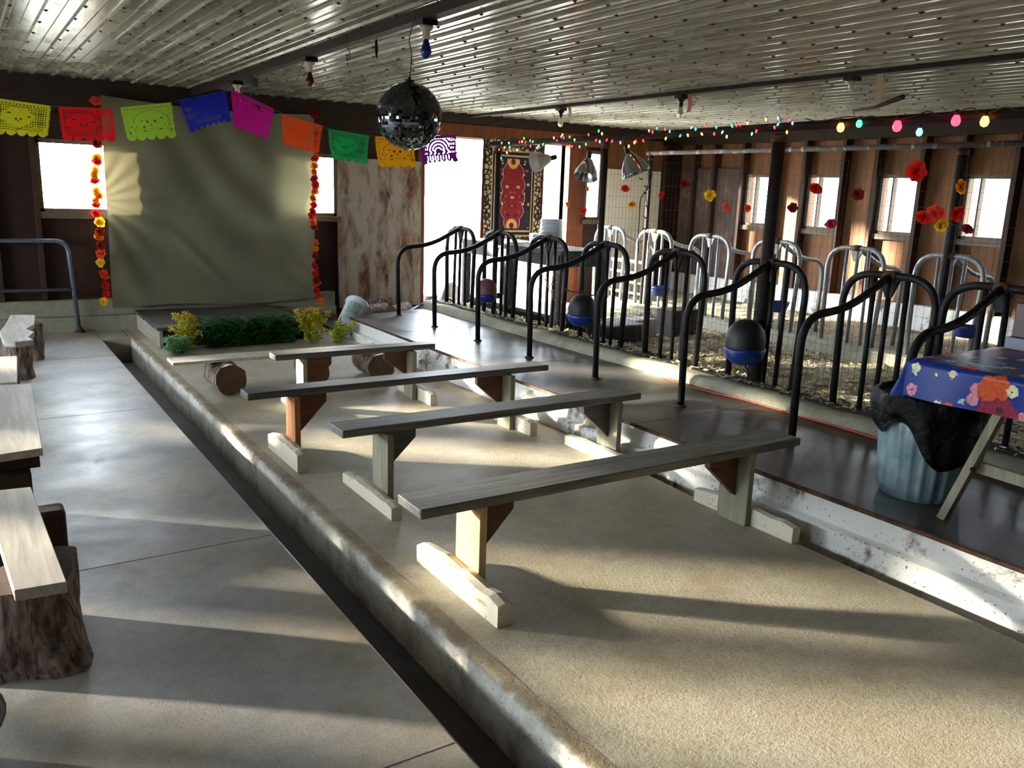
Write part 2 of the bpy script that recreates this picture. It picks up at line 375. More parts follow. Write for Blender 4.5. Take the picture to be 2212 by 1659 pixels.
m = MB(); m.prism(edge + [(3.95, YF), (3.95, YN)], 2, -.5, -.12); struct(m.build('floor_gutter_right', M['gutter']))
j = MB()
for y in (2.1, 4.03, 6.9, 9.2): j.box((XL, y, 0), (1.2, y + .006, .0006))
for y in (4.25, 6.3, 8.3): j.box((3.80, y, .222), (5.05, y + .006, .2227))
struct(j.build('trim_floor_joints', M['gutter']))
# stall platform: whitewashed face in two tiers, concrete top, rusty angle edge
NW = 200; wf = MB(); prof = [(3.70, -.3), (3.70, .075), (3.706, .083), (3.745, .09), (3.75, .10), (3.765, .205), (3.78, .222)]
for i in range(NW + 1):
    y = YN + (9.55 - YN) * i / NW
    for (x, z) in prof:
        wf.v.append((x + noise.noise(Vector((y * 1.7, z * 6, 8))) * .010 + noise.noise(Vector((y * 9, z * 16, 2))) * .004 + max(0, (y - 3)) * .008, y, z))
for i in range(NW):
    for j in range(len(prof) - 1): a = i * len(prof) + j; wf.face([a, a + 1, a + len(prof) + 1, a + len(prof)], True)
struct(wf.build('trim_platform_face', M['whitewash']))
m = MB().prism([(3.775, YN), (3.775, 3), (3.83, 9.55), (5.1, 9.9), (5.1, YN)], 2, -.5, .222); struct(m.build('floor_stall_platform', M['platform']))
m = MB(); m.tube(smooth_path([(3.757 + max(0, y - 3) * .008 + R(-.004, .004), y, .222 + R(-.002, .002)) for y in [YN + i * .4 for i in range(32)]], 3), .014, 6); struct(m.build('trim_platform_edge', M['rust']))
cb = MB(); n2 = 120
cprof = [(5.05, .1), (5.055, .26), (5.075, .30), (5.12, .315), (5.3, .30), (5.55, .26), (5.9, .14), (6.0, .05)]
for i in range(n2 + 1):
    y = YN + (10.0 - YN) * i / n2
    for (x, z) in cprof: cb.v.append((x + noise.noise(Vector((y * 4, z * 9, 0))) * .02, y, z + noise.noise(Vector((y * 5, x * 7, 4))) * .018 * (x > 5.06)))
for i in range(n2):
    for j in range(len(cprof) - 1): a = i * len(cprof) + j; cb.face([a, a + 1, a + len(cprof) + 1, a + len(cprof)], True)
struct(cb.build('trim_feed_kerb', M['rough_conc']))
struct(MB().box((5.1, YN, -.5), (XR, YF, .06)).build('floor_pen', M['gutter']))
struct(MB().box((8.05, YN, .0), (8.4, 10.2, .24)).build('trim_far_kerb', M['rough_conc'], bev=.02))
struct(MB().box((8.4, YN, .0), (XR, YF, .13)).build('floor_far_stalls', M['gutter']))
struct(MB().box((3.775, 9.55, -.5), (5.1, YF, .03)).build('floor_corner', M['gutter']))
# ------------------------------------------------------------------ ceiling with ribs and nails
c = MB(); ribs = []; x = XL; zz = ZC; prof = []
while x < XR + .2:
    prof += [(x - .075, zz), (x - .022, zz), (x - .012, zz - .018), (x + .012, zz - .018), (x + .022, zz), (x + .075, zz)]; ribs.append(x)
    prof += [(x + .096, zz), (x + .1, zz - .006), (x + .104, zz)]
    x += .2
for y in (YN, YF):
    for (px, pz) in prof: c.v.append((px, y, pz))
n = len(prof)
for i in range(n - 1): c.face([i, n + i, n + i + 1, i + 1])
c.cur = 1
for rx in ribs:
    if rx < -.6: continue
    y = .6 + R(0, .3)
    while y < YF - .1:
        px = rx + R(-.006, .006) ; s_ = R(.010, .016); kk = len(c.v)
        c.v += [(px - s_, y - s_ * 1.3, zz - .0185), (px + s_, y - s_, zz - .0185), (px + s_ * .8, y + s_ * 1.2, zz - .0185), (px - s_, y + s_, zz - .0185), (px, y, zz - .03)]
        for q in range(4): c.face([kk + q, kk + (q + 1) % 4, kk + 4])
        y += .55 + R(-.03, .03)
struct(c.build('ceiling', [M['ceil'], M['nail']]))
struct(MB().box((XL - .2, YN - .2, ZC + .004), (XR + .2, YF + .2, ZC + .12)).build('roof_ceiling', M['darkwood']))

# ------------------------------------------------------------------ walls
def wall_with_holes(name, axis, pos, thick, u0, u1, z0, z1, holes, mat):
    m = MB(); cuts = sorted({u0, u1, *[h[0] for h in holes], *[h[1] for h in holes]})
    def bx(a, b, za, zb):
        if b - a < 1e-4 or zb - za < 1e-4: return
        if axis == 0: m.box((pos, a, za), (pos + thick, b, zb))
        else: m.box((a, pos, za), (b, pos + thick, zb))
    for a, b in zip(cuts, cuts[1:]):
        mid = (a + b) / 2; hs = sorted([(h[2], h[3]) for h in holes if h[0] < mid < h[1]]); z = z0
        for (ha, hb) in hs: bx(a, b, z, ha); z = hb
        bx(a, b, z, z1)
    return struct(m.build(name, mat))
wid = [0]
def window(axis, pos, u0, u1, z0, z1, inward, fr=.035, mull=False, mat=None):
    wid[0] += 1; m = MB(); d = inward
    def bx(a, b, za, zb, t0=-.06, t1=.02):
        p0, p1 = sorted((pos + t0 * -d, pos + t1 * d))
        if axis == 0: m.box((p0, a, za), (p1, b, zb))
        else: m.box((a, p0, za), (b, p1, zb))
    bx(u0 - .01, u0 + fr, z0, z1); bx(u1 - fr, u1 + .01, z0, z1); bx(u0, u1, z1 - fr, z1 + .01); bx(u0, u1, z0 - .01, z0 + fr)
    bx(u0 - .05, u1 + .05, z0 - .075, z0 - .005, -.0, .09)
    if mull: bx((u0 + u1) / 2 - .012 + .1, (u0 + u1) / 2 + .012 + .1, z0 + fr, z1 - fr, -.05, -.03)
    o = struct(m.build('window_%d' % wid[0], mat or M['sill']))
    g = MB(); p = pos - .03 * d * -1 * -1
    p = pos - d * .045
    if axis == 0: g.box((p, u0 + fr, z0 + fr), (p + .003, u1 - fr, z1 - fr))
    else: g.box((u0 + fr, p, z0 + fr), (u1 - fr, p + .003, z1 - fr))
    g.build('pane', M['glass'], o)
    cx_ = (u0 + u1) / 2; cz_ = (z0 + z1) / 2
    if axis == 0: portal('daylight_portal', (pos - d * .12, cx_, cz_), z1 - z0, u1 - u0, (d, 0, 0))
    else: portal('daylight_portal', (cx_, pos - d * .12, cz_), u1 - u0, z1 - z0, (0, -1 if d < 0 else 1, 0))
    return o
# right wall
rw = [(9.47 - 1.17 * i - .56, 9.47 - 1.17 * i) for i in range(10)]
rh = [(a, b, 1.38, 2.14) for a, b in rw if b > YN + .4]
rplain = wall_with_holes('wall_right', 0, XR, .12, YN, YF, .45, ZC, rh, M['ply'])
for a, b, z0, z1 in rh: window(0, XR, a, b, z0, z1, -1, mull=True)
st = MB()
for a, b, _, _ in rh:
    for y in (a - .075, b + .02): st.box((XR - .15, y, .5), (XR - .002, y + .055, 2.62))
for y in (10.1, 10.55): st.box((XR - .15, y, .5), (XR - .002, y + .055, 2.62))
struct(st.build('trim_right_studs', M['stud']))
struct(MB().box((XR - .16, YN, 2.62), (XR - .001, YF, ZC - .01)).build('trim_right_plate', M['darkwood_x']))
struct(MB().box((XR - .14, YN, .0), (XR + .12, YF, .5)).build('wall_right_foundation', M['whitewash'], bev=.015))
# far wall with the doorway
DX0, DX1 = 5.55, 8.02
fw = [(.78, 1.62), (3.40, 4.25)]
fh = [(a, b, 1.36, 2.14) for a, b in fw] + [(a, b, 1.36, 2.14) for a, b in ((-4.95, -4.1), (-3.45, -2.65), (-1.9, -1.1))] + [(DX0, DX1, .0, 2.48), (8.40, 8.70, 1.37, 2.42)]
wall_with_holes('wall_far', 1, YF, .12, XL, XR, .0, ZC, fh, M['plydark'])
for a, b, z0, z1 in fh[:5]: window(1, YF, a, b, z0, z1, -1)
window(1, YF, 8.40, 8.70, 1.37, 2.42, -1)
portal('daylight_portal', ((DX0 + DX1) / 2, YF + .15, 1.24), DX1 - DX0, 2.48, (0, -1, 0))
f = MB()
for x in (-.55, .02, .30, .72, 1.66, 2.3, 2.9, 3.34, -1.05, -2.6, -4.05): f.box((x, YF - .1, .36), (x + .05, YF - .002, 2.44))
struct(f.build('trim_far_studs', M['stud']))
struct(MB().box((XL, YF - .13, 2.46), (4.9, YF - .001, ZC - .005)).box((XL, YF - .16, 2.30), (1.35, YF - .101, 2.42)).build('trim_far_plate', M['darkwood_x']))
struct(MB().box((4.9, YF - .08, 2.49), (8.75, YF - .001, 2.67)).build('trim_door_header', M['postwood']))
struct(MB().box((4.9, YF - .12, 2.68), (XR, YF - .001, ZC - .005)).build('trim_far_plate_right', M['darkwood_x']))
struct(MB().box((XL, YF - .16, -.1), (4.2, YF - .001, .17)).box((XL, YF - .11, .17), (4.2, YF - .001, .36)).build('wall_far_foundation', M['rough_conc'], bev=.012))
struct(MB().box((DX1, YF - .12, .06), (8.22, YF + .1, 2.5)).box((8.22, YF - .05, .06), (8.40, YF + .1, 2.5)).build('trim_door_post', M['postwood']))
struct(MB().box((5.47, YF - .06, .0), (5.56, YF + .1, 2.49)).build('trim_door_jamb', M['postwood']))
struct(MB().box((4.27, YF - .07, .12), (5.50, YF - .03, 2.12)).build('door_1', M['peelply']))
struct(MB().box((8.71, YF - .06, .06), (9.98, YF - .02, 2.17)).build('door_2', M['panelwhite']))
struct(MB().box((8.70, YF - .05, 2.17), (10.0, YF - .015, 2.66)).build('trim_panel_top', M['ply']))
struct(MB().box((10.02, YF - .09, .06), (10.08, YF - .02, 2.6)).build('trim_corner_stud', M['stud']))
struct(MB().box((XR - .06, 9.62, .5), (XR - .02, 10.9, 2.25)).build('door_3', M['brownpanel'], bev=.02))
# left wall and near wall (outside the frame, they carry the windows that light the room)
lh = [(1.35, 2.0, 1.36, 2.14), (3.85, 4.6, 1.36, 2.14)] + [(-2.4 + 1.25 * i, -1.4 + 1.25 * i, 1.0, 2.35) for i in range(6, 10)]
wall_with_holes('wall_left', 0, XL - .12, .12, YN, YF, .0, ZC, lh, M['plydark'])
for a, b, z0, z1 in lh: window(0, XL, a, b, z0, z1, 1)
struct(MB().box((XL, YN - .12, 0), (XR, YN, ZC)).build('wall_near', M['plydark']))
# outside ground, bright late-season grass
gm = simple('outside_gravel', 'a39d8c', .9, 0, .3, 3.)
og = MB().box((-60, YF + .13, -.2), (70, 70, -.1)).box((-60, -60, -.2), (XL - .13, YF + .13, -.1)).box((XR + .13, -60, -.2), (70, YF + .13, -.1)).build('ground_outside', gm); struct(og)
# unseen shrubbery added outside the left windows to dapple the low sun
tr_ = thing('dapple_shrub', (-11, 10, -.1), 'unseen leafy shrubbery added outside the left wall windows', 'dapple_shrub'); lf = MB(); tw = MB()
for b_ in range(26):
    bx0 = R(-13, -9.5); by0 = R(4.5, 17); P = smooth_path([Vector((bx0, by0, -.1)), Vector((bx0 + R(-.3, .3), by0 + R(-.4, .4), 1.6)), Vector((bx0 + R(-1, 1), by0 + R(-1, 1), R(2.8, 4.2)))], 6); tw.tube(P, [.05 - .002 * i for i in range(len(P))], 6)
    for q_ in range(120):
        p = P[random.randrange(4, len(P))] + Vector((R(-.9, .9), R(-.9, .9), R(-.8, .7))); s1 = Vector((R(-1, 1), R(-1, 1), R(-1, 1))).normalized() * R(.06, .13); s2 = s1.orthogonal().normalized() * s1.length * .6; kk = len(lf.v)
        lf.v += [tuple(p - s1), tuple(p + s2), tuple(p + s1), tuple(p - s2)]; lf.face([kk, kk + 1, kk + 2, kk + 3])
tw.build('branches', M['bark'], tr_); lf.build('foliage', simple('shrub_leaf', '4a6a2a', .6, bump=0), tr_)
# ceiling battens
struct(MB().box((2.42, .5, 2.735), (2.49, YF - .1, 2.802)).build('trim_batten_left', M['darkwood_x']))
struct(MB().box((6.22, .5, 2.765), (6.28, YF - .1, 2.802)).build('trim_batten_right', M['darkwood_x']))

# ------------------------------------------------------------------ plank benches
def bench(x0, x1, y0, y1, legs, feet, braces, mats, label, z=.46, t=.045):
    g = 'plank benches in rows on the slab'
    b = thing('plank_bench', ((x0 + x1) / 2, (y0 + y1) / 2, 0), label, 'bench', g); ym = (y0 + y1) / 2
    MB().box((x0, y0, z - t), (x1, y1, z)).build('seat', mats[0], b, bev=.007)
    for q_, (lx, hw, dx) in enumerate(legs):
        MB().box((lx - .019, ym - hw + dx, 0), (lx + .019, ym + hw + dx, z - t)).build('leg', mats[1] if q_ == 0 else M['leggrey'], b, bev=.003)
    for (fx, fa, fb, fhh, th) in feet:
        m = MB(); nn = 10
        for i in range(nn + 1):
            y = fa + (fb - fa) * i / nn; hz = fhh * (1 - .25 * (i == nn) - .12 * (i == nn - 1)) * (1 + .05 * math.sin(i * 2.1)) * (.9 if i == 0 else 1)
            m.v += [(fx - th / 2, y, 0), (fx - th / 2, y, hz * .93), (fx, y, hz), (fx + th / 2, y, hz * .93), (fx + th / 2, y, 0)]
        for i in range(nn):
            for j in range(5): a = i * 5 + j; b2 = i * 5 + (j + 1) % 5; m.face([a, b2, b2 + 5, a + 5])
        m.face([4, 3, 2, 1, 0]); m.face([nn * 5 + j for j in range(5)])
        m.build('foot_rail', mats[2], b)
    for (bx_, sgn, ln, dp) in braces:
        poly = [(bx_, z - t), (bx_ + sgn * ln, z - t), (bx_ + sgn * ln, z - t - .07), (bx_, z - t - dp)]
        m = MB(); m.prism(poly, 1, ym - .019, ym + .019); m.build('brace', mats[3], b)
    return b
bench(1.49, 3.87, 2.935, 3.16, [(1.80, .105, 0), (3.50, .105, 0)], [(1.742, 2.66, 3.40, .115, .07), (3.555, 2.66, 3.38, .10, .06)],
      [(1.82, 1, .19, .27), (3.48, -1, .22, .26)], (M['plank'], M['legpine'], M['foot'], M['brace']), 'weathered plank bench nearest the camera, with pale pine leg and whitish foot rail')
bench(1.64, 3.77, 4.17, 4.37, [(1.90, .105, -.05), (3.59, .105, 0)], [(1.845, 3.92, 4.62, .08, .06), (3.54, 3.98, 4.66, .09, .06)],
      [(1.92, 1, .2, .26), (3.57, -1, .22, .26)], (M['plank'], M['leggrey'], M['foot'], M['plankdk']), 'weathered plank bench on grey-green legs, second from the camera')
bench(1.42, 3.73, 5.20, 5.37, [(1.72, .09, -.05), (3.37, .09, -.05)], [(1.665, 4.90, 5.50, .13, .07), (3.43, 4.94, 5.5, .11, .06)],
      [(1.74, 1, .22, .3), (3.35, -1, .22, .26)], (M['plankdk'], M['legorange'], M['foot'], M['brace']), 'dark plank bench on reddish legs, third from the camera')
bench(1.955, 3.345, 6.345, 6.50, [(2.19, .085, 0), (3.12, .085, -.05)], [(2.13, 6.1, 6.7, .09, .06), (3.18, 6.05, 6.7, .11, .06)],
      [(2.21, 1, .22, .26), (3.10, -1, .2, .22)], (M['plankdk'], M['leggrey'], M['foot'], M['brace']), 'shortest plank bench, farthest of the four from the camera')

def log(name, p, q, r, label, cat, group=None, n=22, flare=0., jag=.05, par=None):
    """a cut length of trunk from p to q"""
    p, q = Vector(p), Vector(q); ax = (q - p); L = ax.length; o = thing(name, p if abs(ax.normalized().z) > .9 else (p.x, p.y, p.z - r), label, cat, group)
    a = ax.normalized(); u = a.orthogonal().normalized(); v = a.cross(u); m = MB(); K = 12
    for i in range(K + 1):
        h = i / K; rr = r * (1 + flare * (1 - h) ** 3)
        for j in range(n):
            t = 2 * PI * j / n; w_ = noise.noise(Vector((math.cos(t) * 2 + p.x * 9, math.sin(t) * 2 + p.y, h * 2))) * jag * 3 + math.sin(3 * t + p.x) * flare * (1 - h) ** 3 * .5
            m.v.append(tuple(p + a * L * h + (u * math.cos(t) + v * math.sin(t)) * rr * (1 + w_)))
    for i in range(K):
        for j in range(n): x_ = i * n + j; y_ = i * n + (j + 1) % n; m.face([x_, y_, y_ + n, x_ + n], True)
    m.build('bark', M['bark'], o)
    for idx, off in ((0, -.001), (K, .001)):
        e = MB(); ring = [Vector(m.v[idx * n + j]) + a * off for j in range(n)]; c0 = sum(ring, Vector()) / n
        e.v = [tuple(c0)] + [tuple(c0 + (rv - c0) * .5) for rv in ring] + [tuple(c0 + (rv - c0) * .985) for rv in ring]
        for j in range(n): e.face([0, 1 + j, 1 + (j + 1) % n]); e.face([1 + j, 1 + n + j, 1 + n + (j + 1) % n, 1 + (j + 1) % n])
        e.build('cut_face', M['endgrain'], o)
    return o
LG = 'logs under the low plank seat'
tag(MB().box((1.37, 7.20, .262), (3.25, 7.44, .287)).build('seat_plank', M['pale'], bev=.003), 'thin plank lying on three cut logs behind the farthest bench', 'plank')
log('log', (1.80, 7.06, .131), (1.80, 7.52, .131), .130, 'cut log under the left end of the thin low plank', 'log', LG)
log('log', (2.55, 7.12, .131), (2.62, 7.5, .131), .130, 'cut log under the middle of the thin low plank', 'log', LG)
log('log', (3.16, 7.05, .131), (3.18, 7.5, .131), .130, 'cut log under the right end of the thin low plank', 'log', LG)

# ------------------------------------------------------------------ seats along the left edge
log('stump', (.085, 3.34, 0), (.085, 3.34, .315), .150, 'bark-covered stump with flared root under the nearest left plank', 'stump', flare=.38, n=36)
log('log', (.19, 3.55, 0), (.19, 3.55, .30), .085, 'slim dark log standing right behind the flared stump', 'log')
tag(MB().prism([(.043, 3.14), (.203, 3.13), (.165, 4.25), (-.02, 4.27)], 2, .318, .36).build('seat_plank', M['pale'], bev=.003), 'pale sunlit plank lying on the flared stump at left edge', 'plank')
tag(MB().box((-.06, 4.06, 0), (.14, 4.22, .316)).build('wood_block', M['darkwood'], bev=.012), 'dark upright block under the far end of nearest left plank', 'block')
tag(MB().box((.02, 4.28, 0), (.30, 4.42, .21)).build('wood_block', M['darkwood'], bev=.02), 'low dark block on the floor between the two nearest left planks', 'block')
tag(MB().box((-.12, 4.66, .0), (.19, 4.95, .30)).build('wood_block', M['darkwood'], bev=.01), 'dark square wooden block under the near end of wide left plank', 'block')
tag(MB().box((-.15, 4.72, .302), (.235, 4.80, .378)).build('cross_beam', M['darkwood_x'], bev=.005), 'short dark beam lying across the square block at left', 'beam')
tag(MB().prism([(-.2, 4.59), (.248, 4.655), (.30, 6.22), (-.2, 6.3)], 2, .38, .42).build('seat_plank', M['pale'], bev=.004), 'widest pale plank seat, second from the camera at left edge', 'plank')
log('log', (-.02, 6.06, 0), (-.02, 6.06, .378), .12, 'upright log under the far end of the widest left plank', 'log')
log('log', (.11, 6.5, 0), (.11, 6.5, .378), .11, 'upright log under the near end of the third left plank', 'log')
tag(MB().prism([(-.1, 6.33), (.224, 6.30), (.276, 7.26), (-.1, 7.28)], 2, .38, .42).build('seat_plank', M['pale'], bev=.004), 'third pale plank seat from the camera at left edge', 'plank')
log('log', (.12, 7.45, .155), (.16, 7.9, .155), .15, 'orange-brown split log lying just behind the third left plank', 'log')
m = MB(); sp_ = [(.22, 8.05), (.30, 8.0), (.44, 8.06), (.41, 8.25), (.47, 8.5), (.42, 8.7), (.50, 8.95), (.55, 9.55), (.34, 9.62), (.27, 9.0), (.21, 8.6)]
m.prism(sp_, 2, .35, .40); tag(m.build('rough_slab', M['pale'], bev=.01), 'rough-edged white sunlit slab laid across two dark stumps', 'slab')
log('stump', (.33, 8.45, 0), (.33, 8.45, .348), .11, 'dark stump under near end of the rough-edged white slab', 'stump', flare=.08)
log('stump', (.49, 9.32, 0), (.49, 9.32, .348), .10, 'dark stump under far end of the rough-edged white slab', 'stump', flare=.05)

# black hose at the bottom left corner
tub = thing('rubber_tub', (-.31, 2.62, 0), 'black rubber tub cut off by the bottom left corner of photo', 'tub')
MB().lathe((-.315, 2.62, 0), [(.004, .003), (.25, .003), (.265, .02), (.285, .22), (.295, .235), (.285, .24), (.27, .23), (.25, .03), (.004, .025)], 34, cap=False).build('body', M['blackpl'], tub)
MB().lathe((-.315, 2.62, .236), [(.295, -.012), (.303, 0), (.295, .012)], 34, cap=False).build('rim', M['blackpl'], tub)
# railing by the far wall
rl = thing('pipe_railing', (1.03, 10.84, 0), 'grey bent pipe railing standing near the far left corner', 'railing'); yy = 10.78
rl.location = (1.03, yy, 0)
MB().tube(round_path([(1.055, yy, 0), (1.0, yy, 1.045), (-1.6, yy, 1.045), (-1.6, yy, 0)], .14, 8), .024, 14).build('rail', M['rail'], rl)
MB().tube([(1.025, yy, .50), (-1.6, yy, .50)], .021, 12).build('middle_rail', M['rail'], rl)
MB().lathe((1.056, yy, 0), [(.06, 0), (.055, .015), (.03, .05), (.026, .07)], 14).build('base_flange', M['rust'], rl)

# ------------------------------------------------------------------ stage, backdrop, garlands, greenery
sg = thing('stage_platform', (2.5, 9.4, 0), 'low wooden stage of grey deck boards below the cloth backdrop', 'stage')
n = 7
for i in range(n):
    a = 9.42 + i * 1.42 / n; MB().box((1.66 + R(-.006, .006), a, .19), (3.28 + R(-.01, .01), a + 1.42 / n - .006, .225)).build('deck_board', M['plankdk'], sg, bev=.003)
MB().box((1.68, 9.45, .0), (1.715, 10.82, .19)).build('side_board', M['pale'], sg, bev=.003)
MB().box((3.22, 9.45, .0), (3.255, 10.82, .19)).build('side_board', M['darkwood'], sg, bev=.003)
MB().box((1.716, 9.46, .0), (3.219, 9.49, .19)).build('front_board', M['darkwood_x'], sg, bev=.003)
TL, TR_, BR_, BL = (Vector(v) for v in ((1.44, 10.78, 2.64), (3.90, 10.80, 2.62), (3.87, 10.80, .29), (1.42, 10.79, .26)))
def sheet(u, v):
    p = (TL * (1 - u) + TR_ * u) * (1 - v) + (BL * (1 - u) + BR_ * u) * v
    z = .045 * (1 - u) * (1 - v) * math.sin(PI * u)
    sag = -.05 * math.sin(PI * u) * (1 - v) ** 3
    # curved folds sweeping down from both upper corners, radial creases from the left edge
    r1 = math.hypot((1 - u) * 1.15, v * .95 + .12); r2 = math.hypot(u * 1.5, (v - .35))
    d = .018 * math.sin(r1 * 27 + math.sin(v * 3) * 1.2) * max(0, min(1, 1.25 - abs(r1 - .62) * 2.0)) * (1 if v > .1 else v * 10)
    d += .012 * math.sin(r1 * 13 + 2) * min(1, v * 4)
    ang = math.atan2(v - .48, u + .05); d += .013 * math.sin(ang * 17) * max(0, 1 - u * 2.6) * min(1, v * 3)
    d += .016 * math.exp(-((u - .35 - (v - .7) * .9) / .03) ** 2) * max(0, 1 - abs(v - .75) * 5)
    ang2 = math.atan2(v - 1.05, u - 1.12); d += .010 * math.sin(ang2 * 21) * max(0, 1 - (1 - u) * 2.2) * max(0, v - .4)
    d += noise.noise(Vector((u * 4, v * 4, 3))) * .02
    bot = .025 * math.sin(u * 2.2 * PI) * v ** 8
    return p + Vector((0, -d * 1.3 - .03, sag + bot))
tag(MB().grid(sheet, 110, 100).build('backdrop_cloth', M['cloth']), 'large wrinkled olive cloth hung behind the stage', 'cloth')

FL = {k: paper('crepe_' + k, h, .5) for k, h in dict(red='e0200f', orange='f2760c', yellow='f5c51c', dark='8c1410', coral='e8492a', pink='c2304c', amber='e59a14').items()}
def flower_mb(r, petals=6, rings=3, seed=0):
    rnd = random.Random(seed); m = MB()
    for k in range(rings):
        for i in range(petals - k):
            a = 2 * PI * (i + .5 * k) / (petals - k) + rnd.uniform(-.2, .2); rr = r * (1 - .24 * k) * rnd.uniform(.8, 1.15); tilt = .35 + .4 * k
            def fn(u, v, a=a, rr=rr, tilt=tilt, ph=rnd.uniform(0, 6)):
                wdt = math.sin(PI * min(1, v * .8 + .12)) * .55 * rr; x = rr * v; y = (u - .5) * 2 * wdt
                z = rr * (math.sin(v * 1.8) * tilt + .10 * math.sin(u * 9 + ph) * v - .12 * (u - .5) ** 2 * 4 * (1 - v))
                return Vector((x * math.cos(a) - y * math.sin(a), x * math.sin(a) + y * math.cos(a), z))
            m.grid(fn, 4, 4)
    return m
FM = [flower_mb(1., 6, 3, s).build('seed_flower', FL['red']).data for s in range(5)]
for o in [o for o in C.objects if o.name.startswith('seed_flower')]: bpy.data.objects.remove(o)
FMM = {}
def flower_obj(name, loc, r, colour, facing, parent=None):
    k = (random.randrange(5), colour)
    if k not in FMM:
        me = FM[k[0]].copy(); me.materials.clear(); me.materials.append(FL[colour]); FMM[k] = me
    o = bpy.data.objects.new(name, FMM[k]); C.objects.link(o)
    q = Vector(facing).to_track_quat('Z', 'Y').to_euler(); o.rotation_euler = (q.x + R(-.5, .5), q.y + R(-.5, .5), q.z + R(-.5, .5)); o.scale = (r * R(.85, 1.15), r * R(.85, 1.15), r)
    if parent: o.parent = parent; o.location = Vector(loc) - Vector(parent.location)
    else: o.location = loc
    return o
def garland(px, label, heads):
    pts = [at(*px[0], 1, 10.86)] + [at(x, y, 1, 10.70) for x, y in px]; o = thing('flower_garland', pts[0], label, 'garland', 'paper flower garlands')
    P = smooth_path(pts, 14); MB().tube(P, .0035, 5).build('string', M['cordwhite'], o)
    for (y, r, col) in heads:
        p = min(P, key=lambda q: abs(((q - Vector((0, 0, H))).dot(d_) / (q - Vector((0, 0, H))).dot(f_)) * FP + 829.5 - y))
        flower_obj('paper_flower', p + Vector((R(-.02, .02), -.045, 0)), r, col, (-.3, -1, .1), o)
    return o
garland([(204, 215), (205, 330), (211, 470), (220, 560), (226, 655)], 'paper flower garland on the left edge of the cloth, in front of bright window',
        [(222, .06, 'coral'), (312, .055, 'dark'), (335, .055, 'yellow'), (352, .05, 'red'), (368, .055, 'yellow'), (383, .05, 'amber'), (396, .045, 'red'), (412, .05, 'yellow'), (424, .05, 'orange'), (436, .05, 'amber'), (447, .04, 'red'), (459, .05, 'red'),
         (481, .06, 'yellow'), (498, .05, 'dark'), (510, .05, 'orange'), (528, .05, 'dark'), (546, .06, 'coral'), (569, .055, 'yellow'), (586, .045, 'red'), (600, .045, 'orange'), (615, .06, 'red'), (637, .045, 'red'), (650, .055, 'yellow')])
garland([(678, 248), (677, 350), (675, 450), (678, 560), (686, 650)], 'paper flower garland on the right edge of the cloth',
        [(248, .06, 'dark'), (343, .05, 'red'), (358, .05, 'amber'), (374, .05, 'orange'), (386, .05, 'pink'), (400, .05, 'red'), (415, .05, 'orange'), (430, .05, 'orange'), (442, .05, 'red'), (455, .06, 'red'), (466, .05, 'red'), (478, .05, 'orange'),
         (493, .05, 'dark'), (518, .05, 'orange'), (540, .05, 'amber'), (556, .045, 'dark'), (576, .06, 'red'), (589, .05, 'red'), (602, .05, 'dark'), (614, .055, 'coral'), (627, .045, 'red'), (638, .045, 'red'), (649, .05, 'orange')])
# greenery along the stage front
def leafmat(name, a, b):
    n = N(name); n.col(n.mix(n.noise(n.map((1, 1, 1)), 11.), rgb(a), rgb(b))); n.rough(.6)
    tr = n.n.new('ShaderNodeBsdfTranslucent'); tr.inputs[0].default_value = rgb(a); mx = n.n.new('ShaderNodeMixShader'); mx.inputs[0].default_value = .3
    n.l.new(n.b.outputs[0], mx.inputs[1]); n.l.new(tr.outputs[0], mx.inputs[2]); n.l.new(mx.outputs[0], n.out.inputs[0]); return n.m
LM = dict(silver=leafmat('silver_green_leaf', '9ccf9a', '6fae7c'), yellow=leafmat('yellow_green_leaf', 'cfd23c', '8fae34'), fern=leafmat('dark_fern_leaf', '2f7a35', '123f1c'), gold=leafmat('golden_blossom', 'e8cf2c', 'c9a81e'))
def bunch(loc, r, h, kind, nst, label, blossom=None, lean=0.):
    o = thing('cut_greenery', loc, label, 'plant', 'greenery laid along the stage front'); m = MB(); bl = MB(); stems = MB(); L = Vector(loc)
    for i in range(nst):
        a = R(0, 2 * PI); rad = R(.2, 1) * r; tip = L + Vector((math.cos(a) * rad + lean, math.sin(a) * rad * .5, h * R(.3, 1.3))); b0 = L + Vector((math.cos(a) * rad * .35, math.sin(a) * rad * .25, .004))
        mid = (tip + b0) / 2 + Vector((0, 0, h * .15)); P = smooth_path([b0, mid, tip], 5); stems.tube(P, .0022, 4)
        for k in range(1, len(P)):
            for s_ in range(6 if kind != 'fern' else 4):
                p = P[k]; da = R(0, 2 * PI); dv = Vector((math.cos(da), math.sin(da) * .8, R(-.3, .7))).normalized(); ln = R(.025, .05) if kind != 'fern' else R(.04, .085); wd = ln * (.22 if kind != 'fern' else .15)
                sd = dv.cross(Vector((R(-1, 1), R(-1, 1), 1))).normalized() * wd; kk = len(m.v)
                m.v += [tuple(p), tuple(p + dv * ln * .5 + sd), tuple(p + dv * ln), tuple(p + dv * ln * .5 - sd)]
                if min(q[2] for q in m.v[-4:]) < .002: m.v = m.v[:-4]; continue
                m.face([kk, kk + 1, kk + 2, kk + 3])
        if blossom:
            for s_ in range(26):
                p = tip + Vector((R(-1, 1), R(-1, 1), R(-1, .8))) * .04
                if p.z > .01: bl.ball(p, R(.006, .010), 5, 3)
    stems.build('stems', LM['fern'] if kind == 'fern' else LM['yellow'], o); m.build('leaves', LM[kind], o)
    if blossom: bl.build('blossom', LM[blossom], o)
    return o
bunch((1.78, 9.06, 0), .17, .15, 'silver', 34, 'silver-green bunch at the left foot of the stage')
